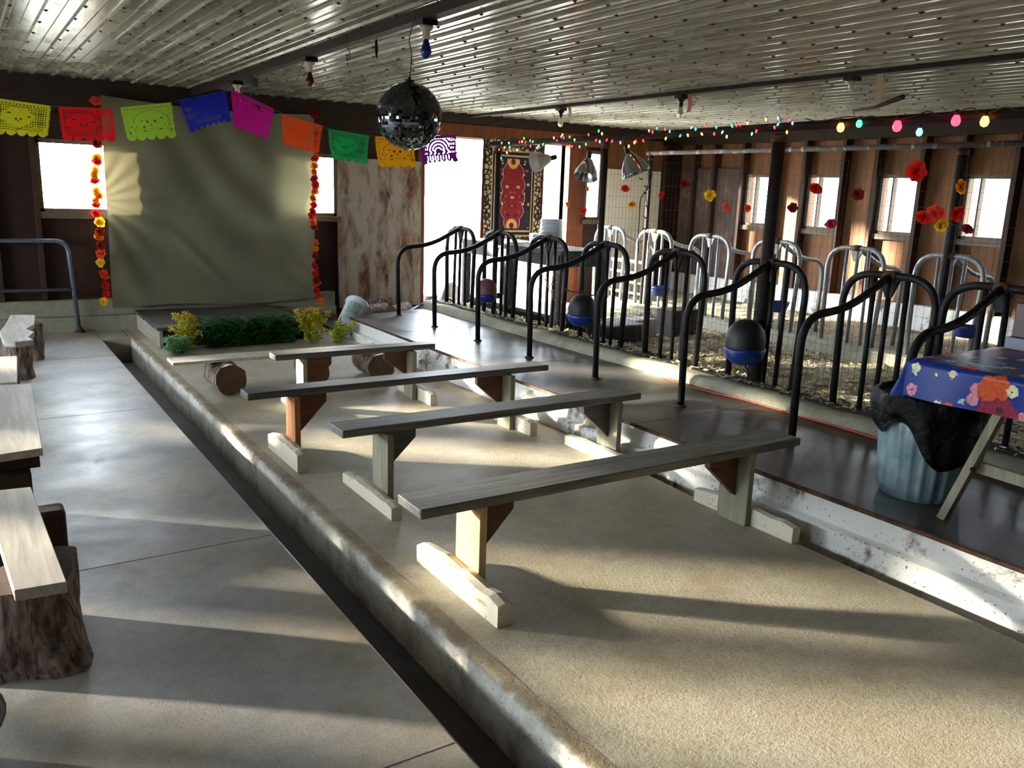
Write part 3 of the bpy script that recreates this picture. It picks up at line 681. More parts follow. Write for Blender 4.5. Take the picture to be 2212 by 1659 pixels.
bunch((1.93, 9.24, 0), .17, .30, 'yellow', 24, 'yellow-flowering greenery bunch at the left end of stage front', 'gold')
bunch((2.20, 9.26, 0), .19, .26, 'fern', 46, 'dark fern bunch next to the left yellow greenery')
bunch((2.47, 9.28, 0), .19, .24, 'fern', 46, 'dark fern bunch, second from left along the stage')
bunch((2.74, 9.29, 0), .19, .25, 'fern', 46, 'dark fern bunch at the centre right of the stage front')
bunch((3.00, 9.29, 0), .19, .25, 'fern', 46, 'dark fern bunch beside the right yellow greenery')
bunch((3.28, 9.22, 0), .20, .31, 'yellow', 30, 'yellow-flowering greenery bunch at the right end of stage front', 'gold')
bunch((3.52, 9.12, 0), .16, .18, 'yellow', 16, 'sparse yellow-green sprigs trailing right of the stage', None, .06)

# ------------------------------------------------------------------ bucket, wood chunks, pipes on the platform corner
bk = thing('plastic_bucket', (3.87, 9.72, .03), 'white plastic bucket lying tipped over beside the platform corner', 'bucket')
ba = Vector((3.80, 9.50, .13)); bb = Vector((4.02, 9.70, .34)); ax_ = (bb - ba)
MB().lathe(ba, [(.002, 0), (.115, 0), (.118, .01), (.135, ax_.length * .96), (.150, ax_.length * .97), (.150, ax_.length), (.138, ax_.length), (.128, ax_.length * .93), (.11, .012), (.002, .012)], 28, ax_, cap=False).build('body', M['whiteplastic'], bk)
def bucket_label(a0, a1, h0, h1, mat):
    a = ax_.normalized(); u = a.orthogonal().normalized(); v = a.cross(u); L = ax_.length
    def fn(p, q):
        t = a0 + (a1 - a0) * p; h = h0 + (h1 - h0) * q; rr = .1195 + .0175 * h; return ba + a * L * h + (u * math.cos(t) + v * math.sin(t)) * rr
    return MB().grid(fn, 12, 4).build('label', mat, bk)
cd = Vector((0, 0, H)) - ba; u0_ = ax_.normalized().orthogonal().normalized(); v0_ = ax_.normalized().cross(u0_); t0_ = math.atan2(cd.dot(v0_), cd.dot(u0_))
bucket_label(t0_ - .8, t0_ + .7, .25, .78, M['labelgreen'])
MB().tube(smooth_path([ba + Vector((-.10, -.06, .10)), ba + Vector((-.13, -.14, -.02)), ba + Vector((-.05, -.16, -.08))]), .004, 6).build('handle', M['wire'], bk)
log('log', (4.42, 10.35, .13), (4.75, 10.50, .13), .10, 'dark rounded log beside the peeling plywood door', 'log')
log('log', (4.72, 10.22, .13), (5.05, 10.42, .15), .095, 'grey split log lying behind the first stall divider foot', 'log')
log('log', (4.50, 10.70, .15), (4.92, 10.70, .22), .09, 'brown log leaning on the peeling plywood door', 'log')
log('stump', (5.80, 11.36, -.1), (5.80, 11.36, .20), .19, 'bark stump just outside the open doorway', 'stump', flare=-.1)
st_ = thing('grindstone', (6.35, 11.45, -.1), 'round grey stone wheel leaning outside the doorway', 'stone')
MB().lathe((6.30, 11.45, .13), [(.004, 0), (.23, 0), (.24, .02), (.24, .08), (.23, .10), (.004, .10)], 30, (-.5, 1, .0), cap=False).build('wheel', M['stone'], st_)
MB().lathe((6.19, 11.33, .09), [(.06, 0), (.07, .03), (.05, .06)], 12, (-.5, -1, 0)).build('bracket', M['blackpl'], st_)
tag(MB().tube([(4.10, 9.42, .05), (5.02, 9.97, .25)], .018).build('loose_pipe', M['rail']), 'straight grey pipe lying at the far edge of stall platform', 'pipe')
tag(MB().tube(round_path([(4.25, 9.80, .06), (5.30, 10.02, .33), (5.0, 10.25, .08)], .06), .016).build('bent_pipe', M['rail']), 'bent grey pipe lying near the doorway', 'pipe')

# ------------------------------------------------------------------ stall rows
def divider(name, y, xf, xh, zf, zh, mats, label, group, flip, bars=(.09, -.05, -.19), low=False, lean=0.):
    """a bent divider pipe in the plane of y, joined to a hoop of pipe at xh with upright bars under it"""
    o = thing(name, (xf, y, zf), label, 'stall divider', group); s = 1 if xh > xf else -1
    P = round_path([(xf, y, zf), (xf - .02 * s, y, 1.05), (xf + .42 * s, y, 1.075), (xf + .82 * s, y, 1.275), (xh, y, 1.285)], .22, 9)
    MB().tube(P, .0265, 12).build('divider_pipe', mats[0], o)
    hp = round_path([(xh, y - .315, zh), (xh, y - .36, 1.285), (xh, y + .36, 1.285), (xh, y + .335, zh)], .25, 9)
    MB().tube(hp, .026, 12).build('hoop', mats[1], o)
    for b in bars:
        bb_ = MB(); bb_.tube([(xh + R(-.01, .01), y + b + R(-.02, .02), zh), (xh, y + b, 1.27)], .019, 10); bb_.build('bar', mats[1], o)
    g = MB(); g.prism([(y - .075, 1.27), (y + .075, 1.27), (y + .022, 1.14), (y - .022, 1.14)], 0, xh - .012, xh + .012); g.build('gusset', mats[0], o)
    MB().lathe((xf, y, zf), [(.045, 0), (.04, .008), (.03, .014)], 14).build('floor_collar', M['rust'], o)
    MB().lathe((xh, y, 1.285), [(.034, -.045), (.037, 0), (.034, .045)], 12, (0, 1, 0)).build('clamp', M['rust'], o)
    return o
r1 = [(9.42, 'dark bent-pipe stall divider farthest from the camera in the near row'), (8.47, 'near-row stall divider just left of the pink and blue waterer'),
      (7.50, 'near-row stall divider, third from the doorway'), (6.53, 'near-row stall divider at the dark post beside the black and blue waterer'),
      (5.52, 'near-row stall divider, fifth from the doorway'), (4.48, 'near-row stall divider at the thick dark post'),
      (3.45, 'near-row stall divider, nearest one fully in view'), (2.70, 'cropped near-row stall divider behind the floral table')]
for i, (y, lb) in enumerate(r1):
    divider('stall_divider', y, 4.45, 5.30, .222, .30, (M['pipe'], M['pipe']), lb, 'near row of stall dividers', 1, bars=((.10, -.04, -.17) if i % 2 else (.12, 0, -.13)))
r2 = [(10.0, 'bright white-lit stall divider at the far end of back row'), (9.02, 'back-row stall divider beside the white gate'), (7.96, 'back-row stall divider with sunlit bars, third from far wall'),
      (6.87, 'back-row stall divider behind the thick dark post'), (5.78, 'back-row stall divider with dark gusset, fifth from the far wall'), (4.72, 'back-row stall divider nearest the camera')]
for i, (y, lb) in enumerate(r2):
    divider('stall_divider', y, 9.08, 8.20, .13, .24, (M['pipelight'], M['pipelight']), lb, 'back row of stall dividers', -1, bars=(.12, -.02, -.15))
# posts and overhead pipes
PG = 'steel posts between the stalls'
for (x_, y, r, lb) in ((5.30, 8.52, .030, 'slim dark steel post in front of the hanging rug'), (5.30, 6.56, .030, 'slim dark steel post left of the hanging string of unlit lights'),
                       (5.30, 4.45, .050, 'thick dark steel post in the near stall row'), (8.20, 9.16, .030, 'steel post at the white panel in the back row'), (8.20, 4.70, .045, 'dark steel post crossing the rightmost window'), (8.20, 6.98, .04, 'back-row steel post hidden mostly behind the thick post')):
    o = thing('steel_post', (x_, y + .03, .3 if x_ < 6 else .24), lb, 'post', PG); off = .058 if x_ > 6 or r < .04 else .075
    zt = 2.25 if x_ < 6 else 2.31
    MB().tube([(x_, y + off, .3 if x_ < 6 else .24), (x_, y + off, zt)], r, 14).build('shaft', M['post'], o)
    MB().lathe((x_, y + off, zt - .06), [(r + .012, 0), (r + .012, .05)], 14).build('pipe_clamp', M['rust'], o)
tag(MB().tube([(5.30, 8.75, 2.285), (5.30, 6.5, 2.29), (5.30, .5, 2.32)], .032, 14).build('overhead_pipe', M['post']), 'long dark overhead pipe carrying the coloured lights', 'pipe')
tag(MB().tube([(8.2, 9.3, 2.345), (8.2, .5, 2.345)], .028, 14).build('overhead_pipe', M['flaky']), 'flaky whitish overhead pipe along the back stall row', 'pipe')
# waterers
def waterer(x, y, z, r, dome, label, side=1, group='dome waterers on the near stall row'):
    o = thing('waterer', (x, y, z - r * 1.1), label, 'waterer', group)
    MB().lathe((x, y, z), [(.004, -r * .85), (r * .6, -r * .8), (r * .92, -r * .5), (r * 1.0, -.03), (r * 1.02, 0), (r * .97, 0)], 26, cap=False).build('bowl', M['blueplastic'], o)
    MB().lathe((x, y, z), [(r * .96, 0), (r * .98, r * .45), (r * .88, r * .85), (r * .64, r * 1.18), (r * .33, r * 1.35), (.004, r * 1.4)], 26, cap=False).build('dome', dome, o)
    MB().tube(smooth_path([(x + .02, y, z - r * .9), (x + .1, y - .05, z - r * 1.7), (x + .13, y - .12, .33)]), .009, 8).build('pipe', M['blackpl'], o)
    MB().box((x + r * .7, y - .02, z - .06), (5.30, y + .02, z + .0)).build('bracket', M['pipe'], o)
    return o
pw = lambda px, py, X: at(px, py, 0, X)
for px, py, r, mt, lb in ((1051, 634, .125, M['pinkdome'], 'faded pink dome waterer with blue bowl on the near stall row'), (1257, 678, .143, M['blackpainted'], 'black dome waterer with blue bowl beside the slim post'), (1609, 750, .158, M['blackpainted'], 'black dome waterer with blue bowl at the thick post, nearest of three')):
    p = pw(px, py, 5.09); waterer(p.x, p.y, p.z, r, mt, lb)
def bowl(px, py, r, label):
    p = at(px, py, 0, 8.05); o = thing('water_bowl', (p.x, p.y, p.z - r), label, 'bowl', 'blue water bowls on the back stall row')
    MB().lathe(p, [(.004, -r * .75), (r * .7, -r * .7), (r * .95, -.0), (r, .02), (r * .93, .02), (r * .6, -r * .5), (.004, -r * .55)], 24, cap=False).build('bowl', M['blueplastic'], o)
    MB().box((p.x + r * .8, p.y - .02, p.z - .06), (8.20, p.y + .02, p.z - .02)).build('bracket', M['pipelight'], o)
bowl(1428, 622, .15, 'blue water bowl on the back row, farthest left'); bowl(1680, 655, .14, 'blue water bowl on the back row by the thick dark post'); bowl(2090, 708, .13, 'blue water bowl on the back row, nearest the floral table')
def chain(name, pts, label):
    P = smooth_path(pts, 10); L_ = 0; links = MB(); k = 0; acc = 0
    for a, b in zip(P, P[1:]):
        acc += (b - a).length
        if acc > .030:
            acc = 0; t_ = (b - a).normalized(); u = t_.orthogonal().normalized(); v = t_.cross(u); ang = (k % 2) * PI / 2; w_ = u * math.cos(ang) + v * math.sin(ang); k += 1
            links.tube([a + t_ * .021 * math.cos(q * PI / 5) + w_ * .011 * math.sin(q * PI / 5) for q in range(11)], .0036, 5, False)
    tag(links.build(name, M['wire']), label, 'chain', 'rusty chains between the near stall dividers')
chain('chain', [at(1158, 585, 0, 5.24), at(1172, 595, 0, 5.24), at(1182, 612, 0, 5.24), at(1190, 635, 0, 5.24)], 'rusty chain drooping between the second and third near dividers')
chain('chain', [at(1222, 625, 0, 5.24), at(1240, 631, 0, 5.24), at(1262, 629, 0, 5.24)], 'rusty chain stretched left of the black dome waterer by the post')
chain('chain', [at(1198, 655, 0, 5.24), at(1193, 620, 0, 5.24), at(1198, 590, 0, 5.24)], 'rusty chain hanging in a near vertical line at the third divider')
tag(MB().tube([at(1842, 249, 0, 5.30) + Vector((0, 0, .03)), at(1890, 232, 0, 5.1), at(1950, 209, 0, 4.75)], [.008, .012, .016], 10).build('wooden_stick', M['darkwood']), 'dark stick poking up from the overhead pipe towards the ceiling', 'stick')
# wire mesh with crepe paper flowers
m = MB(); fx = 5.36
y = 2.2
while y < 9.4: m.obox((fx + noise.noise(Vector((y, 0, 0))) * .01, y, 1.18), (.0007, 0, 0), (0, .0007, 0), (0, 0, .87)); y += .051
for k in range(18): m.obox((fx, 5.8, .31 + k * .1026), (.0007, 0, 0), (0, 3.6, 0), (0, 0, .0007))
tag(m.build('wire_fence', M['wire']), 'welded wire mesh stretched along the near stall row', 'fence')
fl = [(1270, 409, .035, 'amber', 'small yellow scrap flower at the narrow window'), (1228, 441, .04, 'amber', 'amber paper flower in front of the reddish door post'), (1261, 457, .05, 'red', 'red paper flower at the lower corner of narrow window'),
      (1352, 407, .055, 'red', 'narrow red paper flower in front of the white panel'), (1365, 442, .042, 'amber', 'small amber paper flower in front of the white panel'), (1431, 422, .05, 'red', 'red paper flower at the right edge of the white panel'),
      (1480, 398, .055, 'dark', 'dark red paper flower high on the brown panel'), (1534, 420, .062, 'yellow', 'bright yellow paper flower on the brown panel'), (1572, 446, .055, 'coral', 'orange-red paper flower right of the brown panel'),
      (1616, 450, .045, 'coral', 'orange-red paper flower at the left edge of first window'), (1762, 406, .065, 'red', 'red paper flower in front of the second window'), (1713, 450, .05, 'dark', 'dark red paper flower right of the thick dark post'),
      (1853, 421, .05, 'dark', 'dark red paper flower between second and third windows'), (1796, 484, .05, 'pink', 'dark pink paper flower at the bottom of second window'), (1981, 371, .075, 'red', 'large red paper flower above the third window'),
      (2074, 403, .055, 'amber', 'amber paper flower left of the fourth window'), (1998, 468, .07, 'red', 'red paper flower at left of the cluster between windows'), (2022, 462, .065, 'coral', 'orange-red paper flower in the middle of the cluster'),
      (2030, 485, .055, 'yellow', 'yellow paper flower hanging low in the cluster'), (2064, 462, .06, 'red', 'red paper flower at right of the cluster between windows'), (2092, 494, .05, 'dark', 'brownish red paper flower at the fourth window corner')]
for px, py, r, cl, lb in fl:
    o = flower_obj('paper_flower', at(px, py, 0, 5.345), r * .8, cl, (-.85, -.5, 0)); tag(o, lb, 'paper flower', 'paper flowers on the wire mesh')

# ------------------------------------------------------------------ pen litter
def litter(u, v):
    x = 5.9 + u * 2.2; y = -.5 + v * 11.0; z = .10 + noise.noise(Vector((x * 1.5, y * 1.5, 0))) * .04 + noise.noise(Vector((x * 7, y * 7, 2))) * .022
    z += .12 * math.exp(-((x - 6.9) ** 2 + (y - 6.6) ** 2) / .12) + .16 * math.exp(-((x - 7.9) ** 2 + (y - 8.9) ** 2) / .25); return Vector((x, y, max(.065, z)))
def litter2(u, v):
    x = 8.42 + u * 1.9; y = 1 + v * 9.8; z = .15 + noise.noise(Vector((x * 3, y * 3, 9))) * .03 + .06 * max(0, u - .5); return Vector((x, y, max(.135, z)))
def blades(m, n, pos):
    for i in range(n):
        p = pos(); a = R(0, PI); l = R(.012, .042); wd = R(.004, .011); dv = Vector((math.cos(a), math.sin(a), R(-.3, .4))) * l; sd = Vector((-math.sin(a), math.cos(a), R(-.4, .4))) * wd; kk = len(m.v)
        m.v += [tuple(p - dv - sd), tuple(p + dv - sd), tuple(p + dv + sd), tuple(p - dv + sd)]; m.cur = 1 if R(0, 1) < .5 else 2; m.face([kk, kk + 1, kk + 2, kk + 3])
LM3 = [M['straw'], M['strawblade'], M['chip']]; up = Vector((0, 0, .007))
m = MB().grid(litter, 60, 240); blades(m, 15000, lambda: litter(R(0.01, .99), R(.15, .99)) + up)
lit = m.build('straw_litter', LM3); lit['kind'] = 'stuff'; tag(lit, 'pale trampled straw and shavings covering the pen floor', 'straw')
m = MB().grid(litter2, 40, 160); blades(m, 3500, lambda: litter2(R(0.02, .98), R(0.02, .95)) + up)
lit = m.build('straw_litter', LM3); lit['kind'] = 'stuff'; tag(lit, 'golden straw along the foot of the right wall', 'straw')
def kerbtop(u, v):
    x = 5.17 + u * .71; y = -1 + v * 10.9; z = .318 - max(0, x - 5.3) * .12 - max(0, x - 5.55) * .42
    return Vector((x, y, z + noise.noise(Vector((x * 9, y * 6, 5))) * .022 * min(1, u * 6) + .004))
def kerbpos(): x = R(5.16, 5.8); return Vector((x, R(1, 9.8), .315 - max(0, x - 5.3) * .18 + R(0, .012)))
m = MB().grid(kerbtop, 14, 260); blades(m, 3200, lambda: kerbtop(R(0, 1), R(.15, 1)) + up)
lit = m.build('hay_wisps', [M['darklitter'], M['strawblade'], M['chip']]); lit['kind'] = 'stuff'; tag(lit, 'dark dusty hay wisps lying along the feed kerb', 'hay')
# blocks in the pen, white gate
tag(MB().box((6.62, 7.52, .09), (6.98, 7.80, .32)).build('salt_block', M['block1'], bev=.02), 'pale lilac block lying in the pen litter', 'block')
tag(MB().box((7.15, 7.45, .09), (7.62, 7.75, .42)).build('crate', M['crate'], bev=.01), 'dark crate with pale top edge in the pen', 'crate')
g = thing('tube_gate', (8.9, 10.45, .09), 'white tube gate leaning near the white panel', 'gate'); yg = 10.45
xg = 8.62; g.location = (xg, 10.2, .13)
MB().tube(round_path([(xg, 9.60, .14), (xg, 9.62, .78), (xg, 10.75, .78), (xg, 10.78, .14)], .14), .026, 12).build('frame', M['whitegate'], g)
for z in (.30, .46, .61): MB().tube([(xg, 9.62, z), (xg, 10.77, z)], .020, 10).build('cross_tube', M['whitegate'], g)
for y in (10.0, 10.4): MB().tube([(xg, y, .14), (xg, y, .77)], .014, 8).build('upright_tube', M['whitegate'], g)
# workbench with its things
wbm = wood('grimy_workbench', '4b4a4a', '262524', 1, .5)
wb = thing('workbench', (6.1, 9.0, .09), 'long grimy dark workbench standing in front of the rug', 'workbench')
MB().box((5.78, 7.92, 1.05), (6.50, 10.30, 1.11)).build('top', wbm, wb, bev=.005)
MB().box((5.80, 7.96, .92), (5.84, 10.26, 1.05)).build('apron', wbm, wb)
MB().box((5.80, 7.95, .92), (6.48, 7.99, 1.05)).build('apron', wbm, wb)
for (x_, y) in ((5.82, 7.98), (5.82, 10.2), (6.42, 7.98), (6.42, 10.2), (5.82, 9.1)): MB().box((x_, y, .05), (x_ + .09, y + .09, 1.05)).build('leg', wbm, wb)
MB().box((5.84, 8.2, .30), (6.46, 10.1, .33)).build('shelf', wbm, wb)
p = at(1152, 522, 2, 1.11)
pb = thing('upturned_bin', (6.12, 8.62, 1.11), 'white crinkled tapered bin standing on the grimy workbench', 'bin')
def binf(u, v):
    t = 2 * PI * u; r = .155 - .025 * v + .003 * math.sin(v * 40 + math.sin(t * 3) * 2); return Vector((6.12 + r * math.cos(t), 8.62 + r * math.sin(t), 1.112 + .33 * v))
MB().grid(binf, 40, 50).build('body', M['whiteplastic'], pb); MB().lathe((6.12, 8.62, 1.44), [(.13, 0), (.128, .004), (.004, .006)], 30).build('top', M['whiteplastic'], pb)
jr = thing('jar', (6.12, 8.98, 1.11), 'small blue-striped jar next to the white bin', 'jar')
MB().lathe((6.12, 8.98, 1.112), [(.05, 0), (.055, .02), (.058, .13), (.06, .14), (.052, .14)], 20).build('glass', M['whiteplastic'], jr)
for z in (.03, .07, .10): MB().lathe((6.12, 8.98, 1.112 + z), [(.0585, 0), (.0593, .012)], 20, cap=False).build('stripe', M['blueplastic'], jr)
tag(MB().prism([(5.9, 9.2), (6.3, 9.15), (6.35, 9.75), (5.92, 9.8)], 2, 1.112, 1.13).build('boards', M['pale'], bev=.003), 'pale boards stacked on the workbench top', 'boards')
tr2 = thing('filler_trough', (6.15, 9.1, .09), 'made-up dark wooden trough standing in for dark clutter under the grimy workbench', 'trough')  # invented to darken the space below the workbench top
MB().box((5.93, 8.15, .09), (5.96, 10.15, .29)).build('side', M['darkwood'], tr2); MB().box((6.36, 8.15, .09), (6.39, 10.15, .29)).build('side', M['darkwood'], tr2); MB().box((5.96, 8.15, .09), (6.36, 8.18, .29)).build('end', M['darkwood'], tr2); MB().box((5.96, 10.12, .09), (6.36, 10.15, .29)).build('end', M['darkwood'], tr2)
# black feed bin under/next to the workbench
bx_ = thing('feed_tub', (6.3, 7.55, .09), 'dark metal tub beside the end of the workbench', 'tub')
MB().box((6.10, 7.30, .09), (6.55, 7.78, .30)).build('body', M['blackpl'], bx_, bev=.02); MB().box((6.08, 7.28, .30), (6.57, 7.80, .318)).build('rim', M['rail'], bx_)

# rug: woven pattern drawn with nodes
def rug_mat():
    n = N('oriental_rug'); sx = n.n.new('ShaderNodeSeparateXYZ'); n.l.new(n.tc.outputs['UV'], sx.inputs[0])
    def math_(op, a, b=None):
        k = n.n.new('ShaderNodeMath'); k.operation = op
        for i, q in enumerate((a, b)):
            if q is None: continue
            if isinstance(q, (int, float)): k.inputs[i].default_value = q
            else: n.l.new(q, k.inputs[i])
        return k.outputs[0]
    U_, V_ = sx.outputs[0], sx.outputs[1]
    au = math_('ABSOLUTE', math_('SUBTRACT', U_, .5)); av = math_('ABSOLUTE', math_('SUBTRACT', V_, .5))
    wv = math_('MULTIPLY', math_('SINE', math_('MULTIPLY', V_, 70.)), .015)
    # field: dark blue; medallion: red lobed shape
    med = math_('ADD', math_('ADD', math_('MULTIPLY', au, 3.3), math_('POWER', math_('MULTIPLY', av, 2.1), 3.)), math_('MULTIPLY', math_('ABSOLUTE', math_('SINE', math_('MULTIPLY', V_, 24.))), -.12))
    c = n.mix(n.ramp(med, [(.52, WH), (.53, BK)]), rgb('241a30'), rgb('851522'))
    c = n.mix(n.ramp(med, [(.515, BK), (.52, WH), (.545, WH), (.55, BK)]), c, rgb('d8a0a0'))
    uv = n.n.new('ShaderNodeMapping'); uv.inputs['Scale'].default_value = (7, 17, 1); n.l.new(n.tc.outputs['UV'], uv.inputs[0])
    # symmetric motif: mirror u
    cmb = n.n.new('ShaderNodeCombineXYZ'); n.l.new(math_('MULTIPLY', au, 9.), cmb.inputs[0]); n.l.new(math_('MULTIPLY', V_, 15.), cmb.inputs[1])
    vo = n.n.new('ShaderNodeTexVoronoi'); vo.inputs['Scale'].default_value = 1.3; n.l.new(cmb.outputs[0], vo.inputs['Vector'])
    sp = n.n.new('ShaderNodeSeparateColor'); n.l.new(vo.outputs['Color'], sp.inputs[0])
    kcol = n.ramp(sp.outputs[0], [(0, rgb('c9a06a')), (.3, rgb('b0384a')), (.55, rgb('1e1a2c')), (.8, rgb('d9b98a'))]); kcol.node.color_ramp.interpolation = 'CONSTANT'
    c = n.mix(n.ramp(vo.outputs['Distance'], [(.26, WH), (.32, BK)]), c, kcol)
    for vc in (.80, .20):
        dd = math_('ADD', math_('POWER', math_('MULTIPLY', au, 11.), 2.), math_('POWER', math_('MULTIPLY', math_('SUBTRACT', V_, vc), 15.), 2.))
        c = n.mix(n.ramp(dd, [(.95, WH), (1.0, BK)]), c, rgb('d9a566')); c = n.mix(n.ramp(dd, [(.15, WH), (.2, BK)]), c, rgb('5a1a18'))
    # borders
    bord = n.mix(n.ramp(math_('ABSOLUTE', math_('SINE', math_('MULTIPLY', V_, 44.))), [(.35, BK), (.42, WH)]), rgb('2c1712'), rgb('c9b48e'))
    cm2 = n.n.new('ShaderNodeCombineXYZ'); n.l.new(math_('MULTIPLY', au, 20.), cm2.inputs[0]); n.l.new(math_('MULTIPLY', V_, 30.), cm2.inputs[1])
    v2 = n.n.new('ShaderNodeTexVoronoi'); v2.feature = 'DISTANCE_TO_EDGE'; v2.inputs['Scale'].default_value = .75; n.l.new(cm2.outputs[0], v2.inputs['Vector'])
    bord = n.mix(n.ramp(v2.outputs['Distance'], [(.10, WH), (.16, BK)]), n.mix(.35, rgb('c4ae88'), bord), rgb('23120e'))
    edge_ = math_('MAXIMUM', au, math_('SUBTRACT', av, -.0)); e2 = math_('MAXIMUM', au, math_('ADD', math_('MULTIPLY', av, 1.0), -.055))
    c = n.mix(n.ramp(e2, [(.27, BK), (.272, WH)]), c, rgb('1f1413')); c = n.mix(n.ramp(e2, [(.29, BK), (.292, WH), (.306, WH), (.308, BK)]), c, rgb('c2a684'))
    c = n.mix(n.ramp(e2, [(.345, BK), (.347, WH)]), c, bord); c = n.mix(n.ramp(e2, [(.335, BK), (.337, WH), (.347, WH), (.349, BK)]), c, rgb('c2a684'))
    c = n.mix(n.ramp(e2, [(.455, BK), (.457, WH)]), c, rgb('2a1512')); c = n.mix(n.ramp(au, [(.485, BK), (.487, WH)]), c, rgb('a8382a'))
    n.col(c); n.rough(.95); n.bump(n.noise(n.map((1, 1, 1)), 220., 2), .4, .003); return n.m
rx0, rx1, rz0, rz1 = 6.46, 7.56, .95, 2.50
m = MB(); m.grid(lambda u, v: Vector((rx0 + (rx1 - rx0) * u + .02 * v * (1 - u), YF - .10 - .012 * math.sin(u * 9), rz0 + (rz1 - rz0) * v)), 40, 30)
m.grid(lambda u, v: Vector((rx0 + (rx1 - rx0) * (1 - u) + .02 * v * u, YF - .09 - .012 * math.sin((1 - u) * 9), rz0 + (rz1 - rz0) * v)), 40, 30)
rg = m.build('hanging_rug', rug_mat()); tag(rg, 'red and dark oriental rug hanging in the open doorway', 'rug')
uvl = rg.data.uv_layers.new(name='uv')
for lp in rg.data.loops:
    vco = rg.data.vertices[lp.vertex_index].co; v = (vco.z - rz0) / (rz1 - rz0); uvl.data[lp.index].uv = ((vco.x - rx0) / (rx1 - rx0), v)

# ------------------------------------------------------------------ heat lamps
def heat_lamp(px, py, X, d, direction, label, topz=2.27, mat=None):
    p = at(px, py, 0, X); o = thing('heat_lamp', p, label, 'lamp', 'metal heat lamps under the overhead pipe'); dv = Vector(direction).normalized(); r = d / 2
    MB().lathe(p, [(.022, -.10), (.03, -.09), (.045, -.08), (r * .55, -.035), (r * .85, .03), (r, .10), (r * 1.02, .105), (r * .98, .10), (r * .82, .03), (r * .5, -.03), (.01, -.06)], 30, dv, cap=False).build('reflector', mat or M['chrome'], o)
    MB().lathe(p, [(.022, -.17), (.026, -.16), (.026, -.09)], 16, dv).build('socket', M['blackpl'], o)
    MB().ball(p + dv * .0, .035, 12, 8).build('bulb', M['porcelain'], o)
    q = p - dv * .165; MB().tube(smooth_path([q, q + Vector((.0, .03, .08)), Vector((X, q.y + .06, topz))]), .004, 6).build('cord', M['cord'], o)
    return o
heat_lamp(1268, 362, 5.30, .24, (-.35, -.25, -1), 'shiny heat lamp shade at the narrow window, leftmost of the pair')
heat_lamp(1366, 352, 5.30, .27, (.3, -.35, -1), 'shiny heat lamp shade hanging before the white panel')
heat_lamp(1172, 346, 5.30, .22, (-1, .1, -.25), 'heat lamp shade turned sideways in front of the rug', mat=M['whitein'])

# ------------------------------------------------------------------ coloured lights
EM = dict(r=emis('red_bulb_glow', 'ff2030', 9), o=emis('amber_bulb_glow', 'ffa030', 11), g=emis('green_bulb_glow', '30e080', 5), b=emis('blue_bulb_glow', '50b0ff', 5), w=emis('pale_bulb_glow', 'd8d0ff', 4))
mini = [(1079,322,'r'),(1083,308,'g'),(1089,318,'o'),(1083,341,'g'),(1096,329,'o'),(1100,308,'w'),(1102,317,'g'),(1103,325,'r'),(1117,323,'o'),(1123,306,'r'),(1128,305,'o'),(1134,306,'r'),(1133,298,'g'),(1145,303,'g'),(1150,305,'g'),(1146,315,'r'),(1161,319,'b'),(1164,314,'o'),(1173,311,'g'),
(1197,297,'w'),(1203,302,'r'),(1212,294,'g'),(1215,290,'o'),(1217,297,'r'),(1231,295,'g'),(1241,301,'o'),(1235,315,'r'),(1252,316,'b'),(1266,311,'g'),(1272,290,'r'),(1293,282,'g'),(1301,288,'o'),(1287,302,'r'),(1296,305,'w'),(1310,301,'r'),(1321,304,'r'),(1340,307,'b'),(1358,315,'o'),(1371,307,'o'),(1375,304,'r'),(1391,303,'r'),
(1402,281,'o'),(1410,284,'r'),(1419,276,'g'),(1437,278,'r'),(1447,283,'b'),(1437,298,'o'),(1468,292,'g'),(1487,291,'o'),(1492,274,'b'),(1503,278,'g'),(1525,271,'r'),(1518,288,'o'),(1543,288,'r'),(1547,273,'g'),(1559,284,'w'),(1570,294,'o'),(1583,271,'g'),(1592,269,'r'),(1599,268,'r'),(1614,265,'o'),(1624,288,'b'),(1633,282,'r'),(1656,257,'o'),(1682,254,'b'),(1679,267,'g'),(1674,274,'r'),(1704,258,'r'),(1712,265,'b'),(1700,284,'o')]
sl = thing('string_lights', (5.26, 8.6, 2.25), 'multicoloured miniature string lights wound along the near overhead pipe', 'string lights'); X0 = 5.235
wire = MB(); wp = [at(x, 300 if x < 1340 else 300 - (x - 1340) * .085, 0, X0) for x in range(1075, 1720, 15)]
wp = [p + Vector((R(-.01, .01), 0, R(-.02, .02))) for p in wp]; wire.tube(smooth_path(wp, 3), .003, 5).build('wire', M['cord'], sl)
for (x, y, k) in mini:
    p = at(x, y, 0, X0); m = MB(); m.lathe(p + Vector((0, 0, -.018)), [(.0015, 0), (.006, .008), (.007, .018), (.005, .026)], 8, (R(-.4, .4), R(-.4, .4), 1)); m.build('bulb', EM[k], sl)
    q = min(wp, key=lambda t: (t - p).length); m = MB(); m.tube([p + Vector((0, 0, .008)), p + Vector((0, 0, .02)), q], .0022, 4); m.build('socket', M['cord'], sl)
gl = thing('festoon_lights', (5.26, 3.9, 2.28), 'larger round coloured bulbs hanging along the near overhead pipe', 'string lights')
wp = [at(1740 + i * 24, 262 - i * 1.4, 0, X0) for i in range(21)]; MB().tube(smooth_path([p + Vector((0, 0, R(-.02, .02))) for p in wp], 4), .004, 6).build('wire', M['cord'], gl)
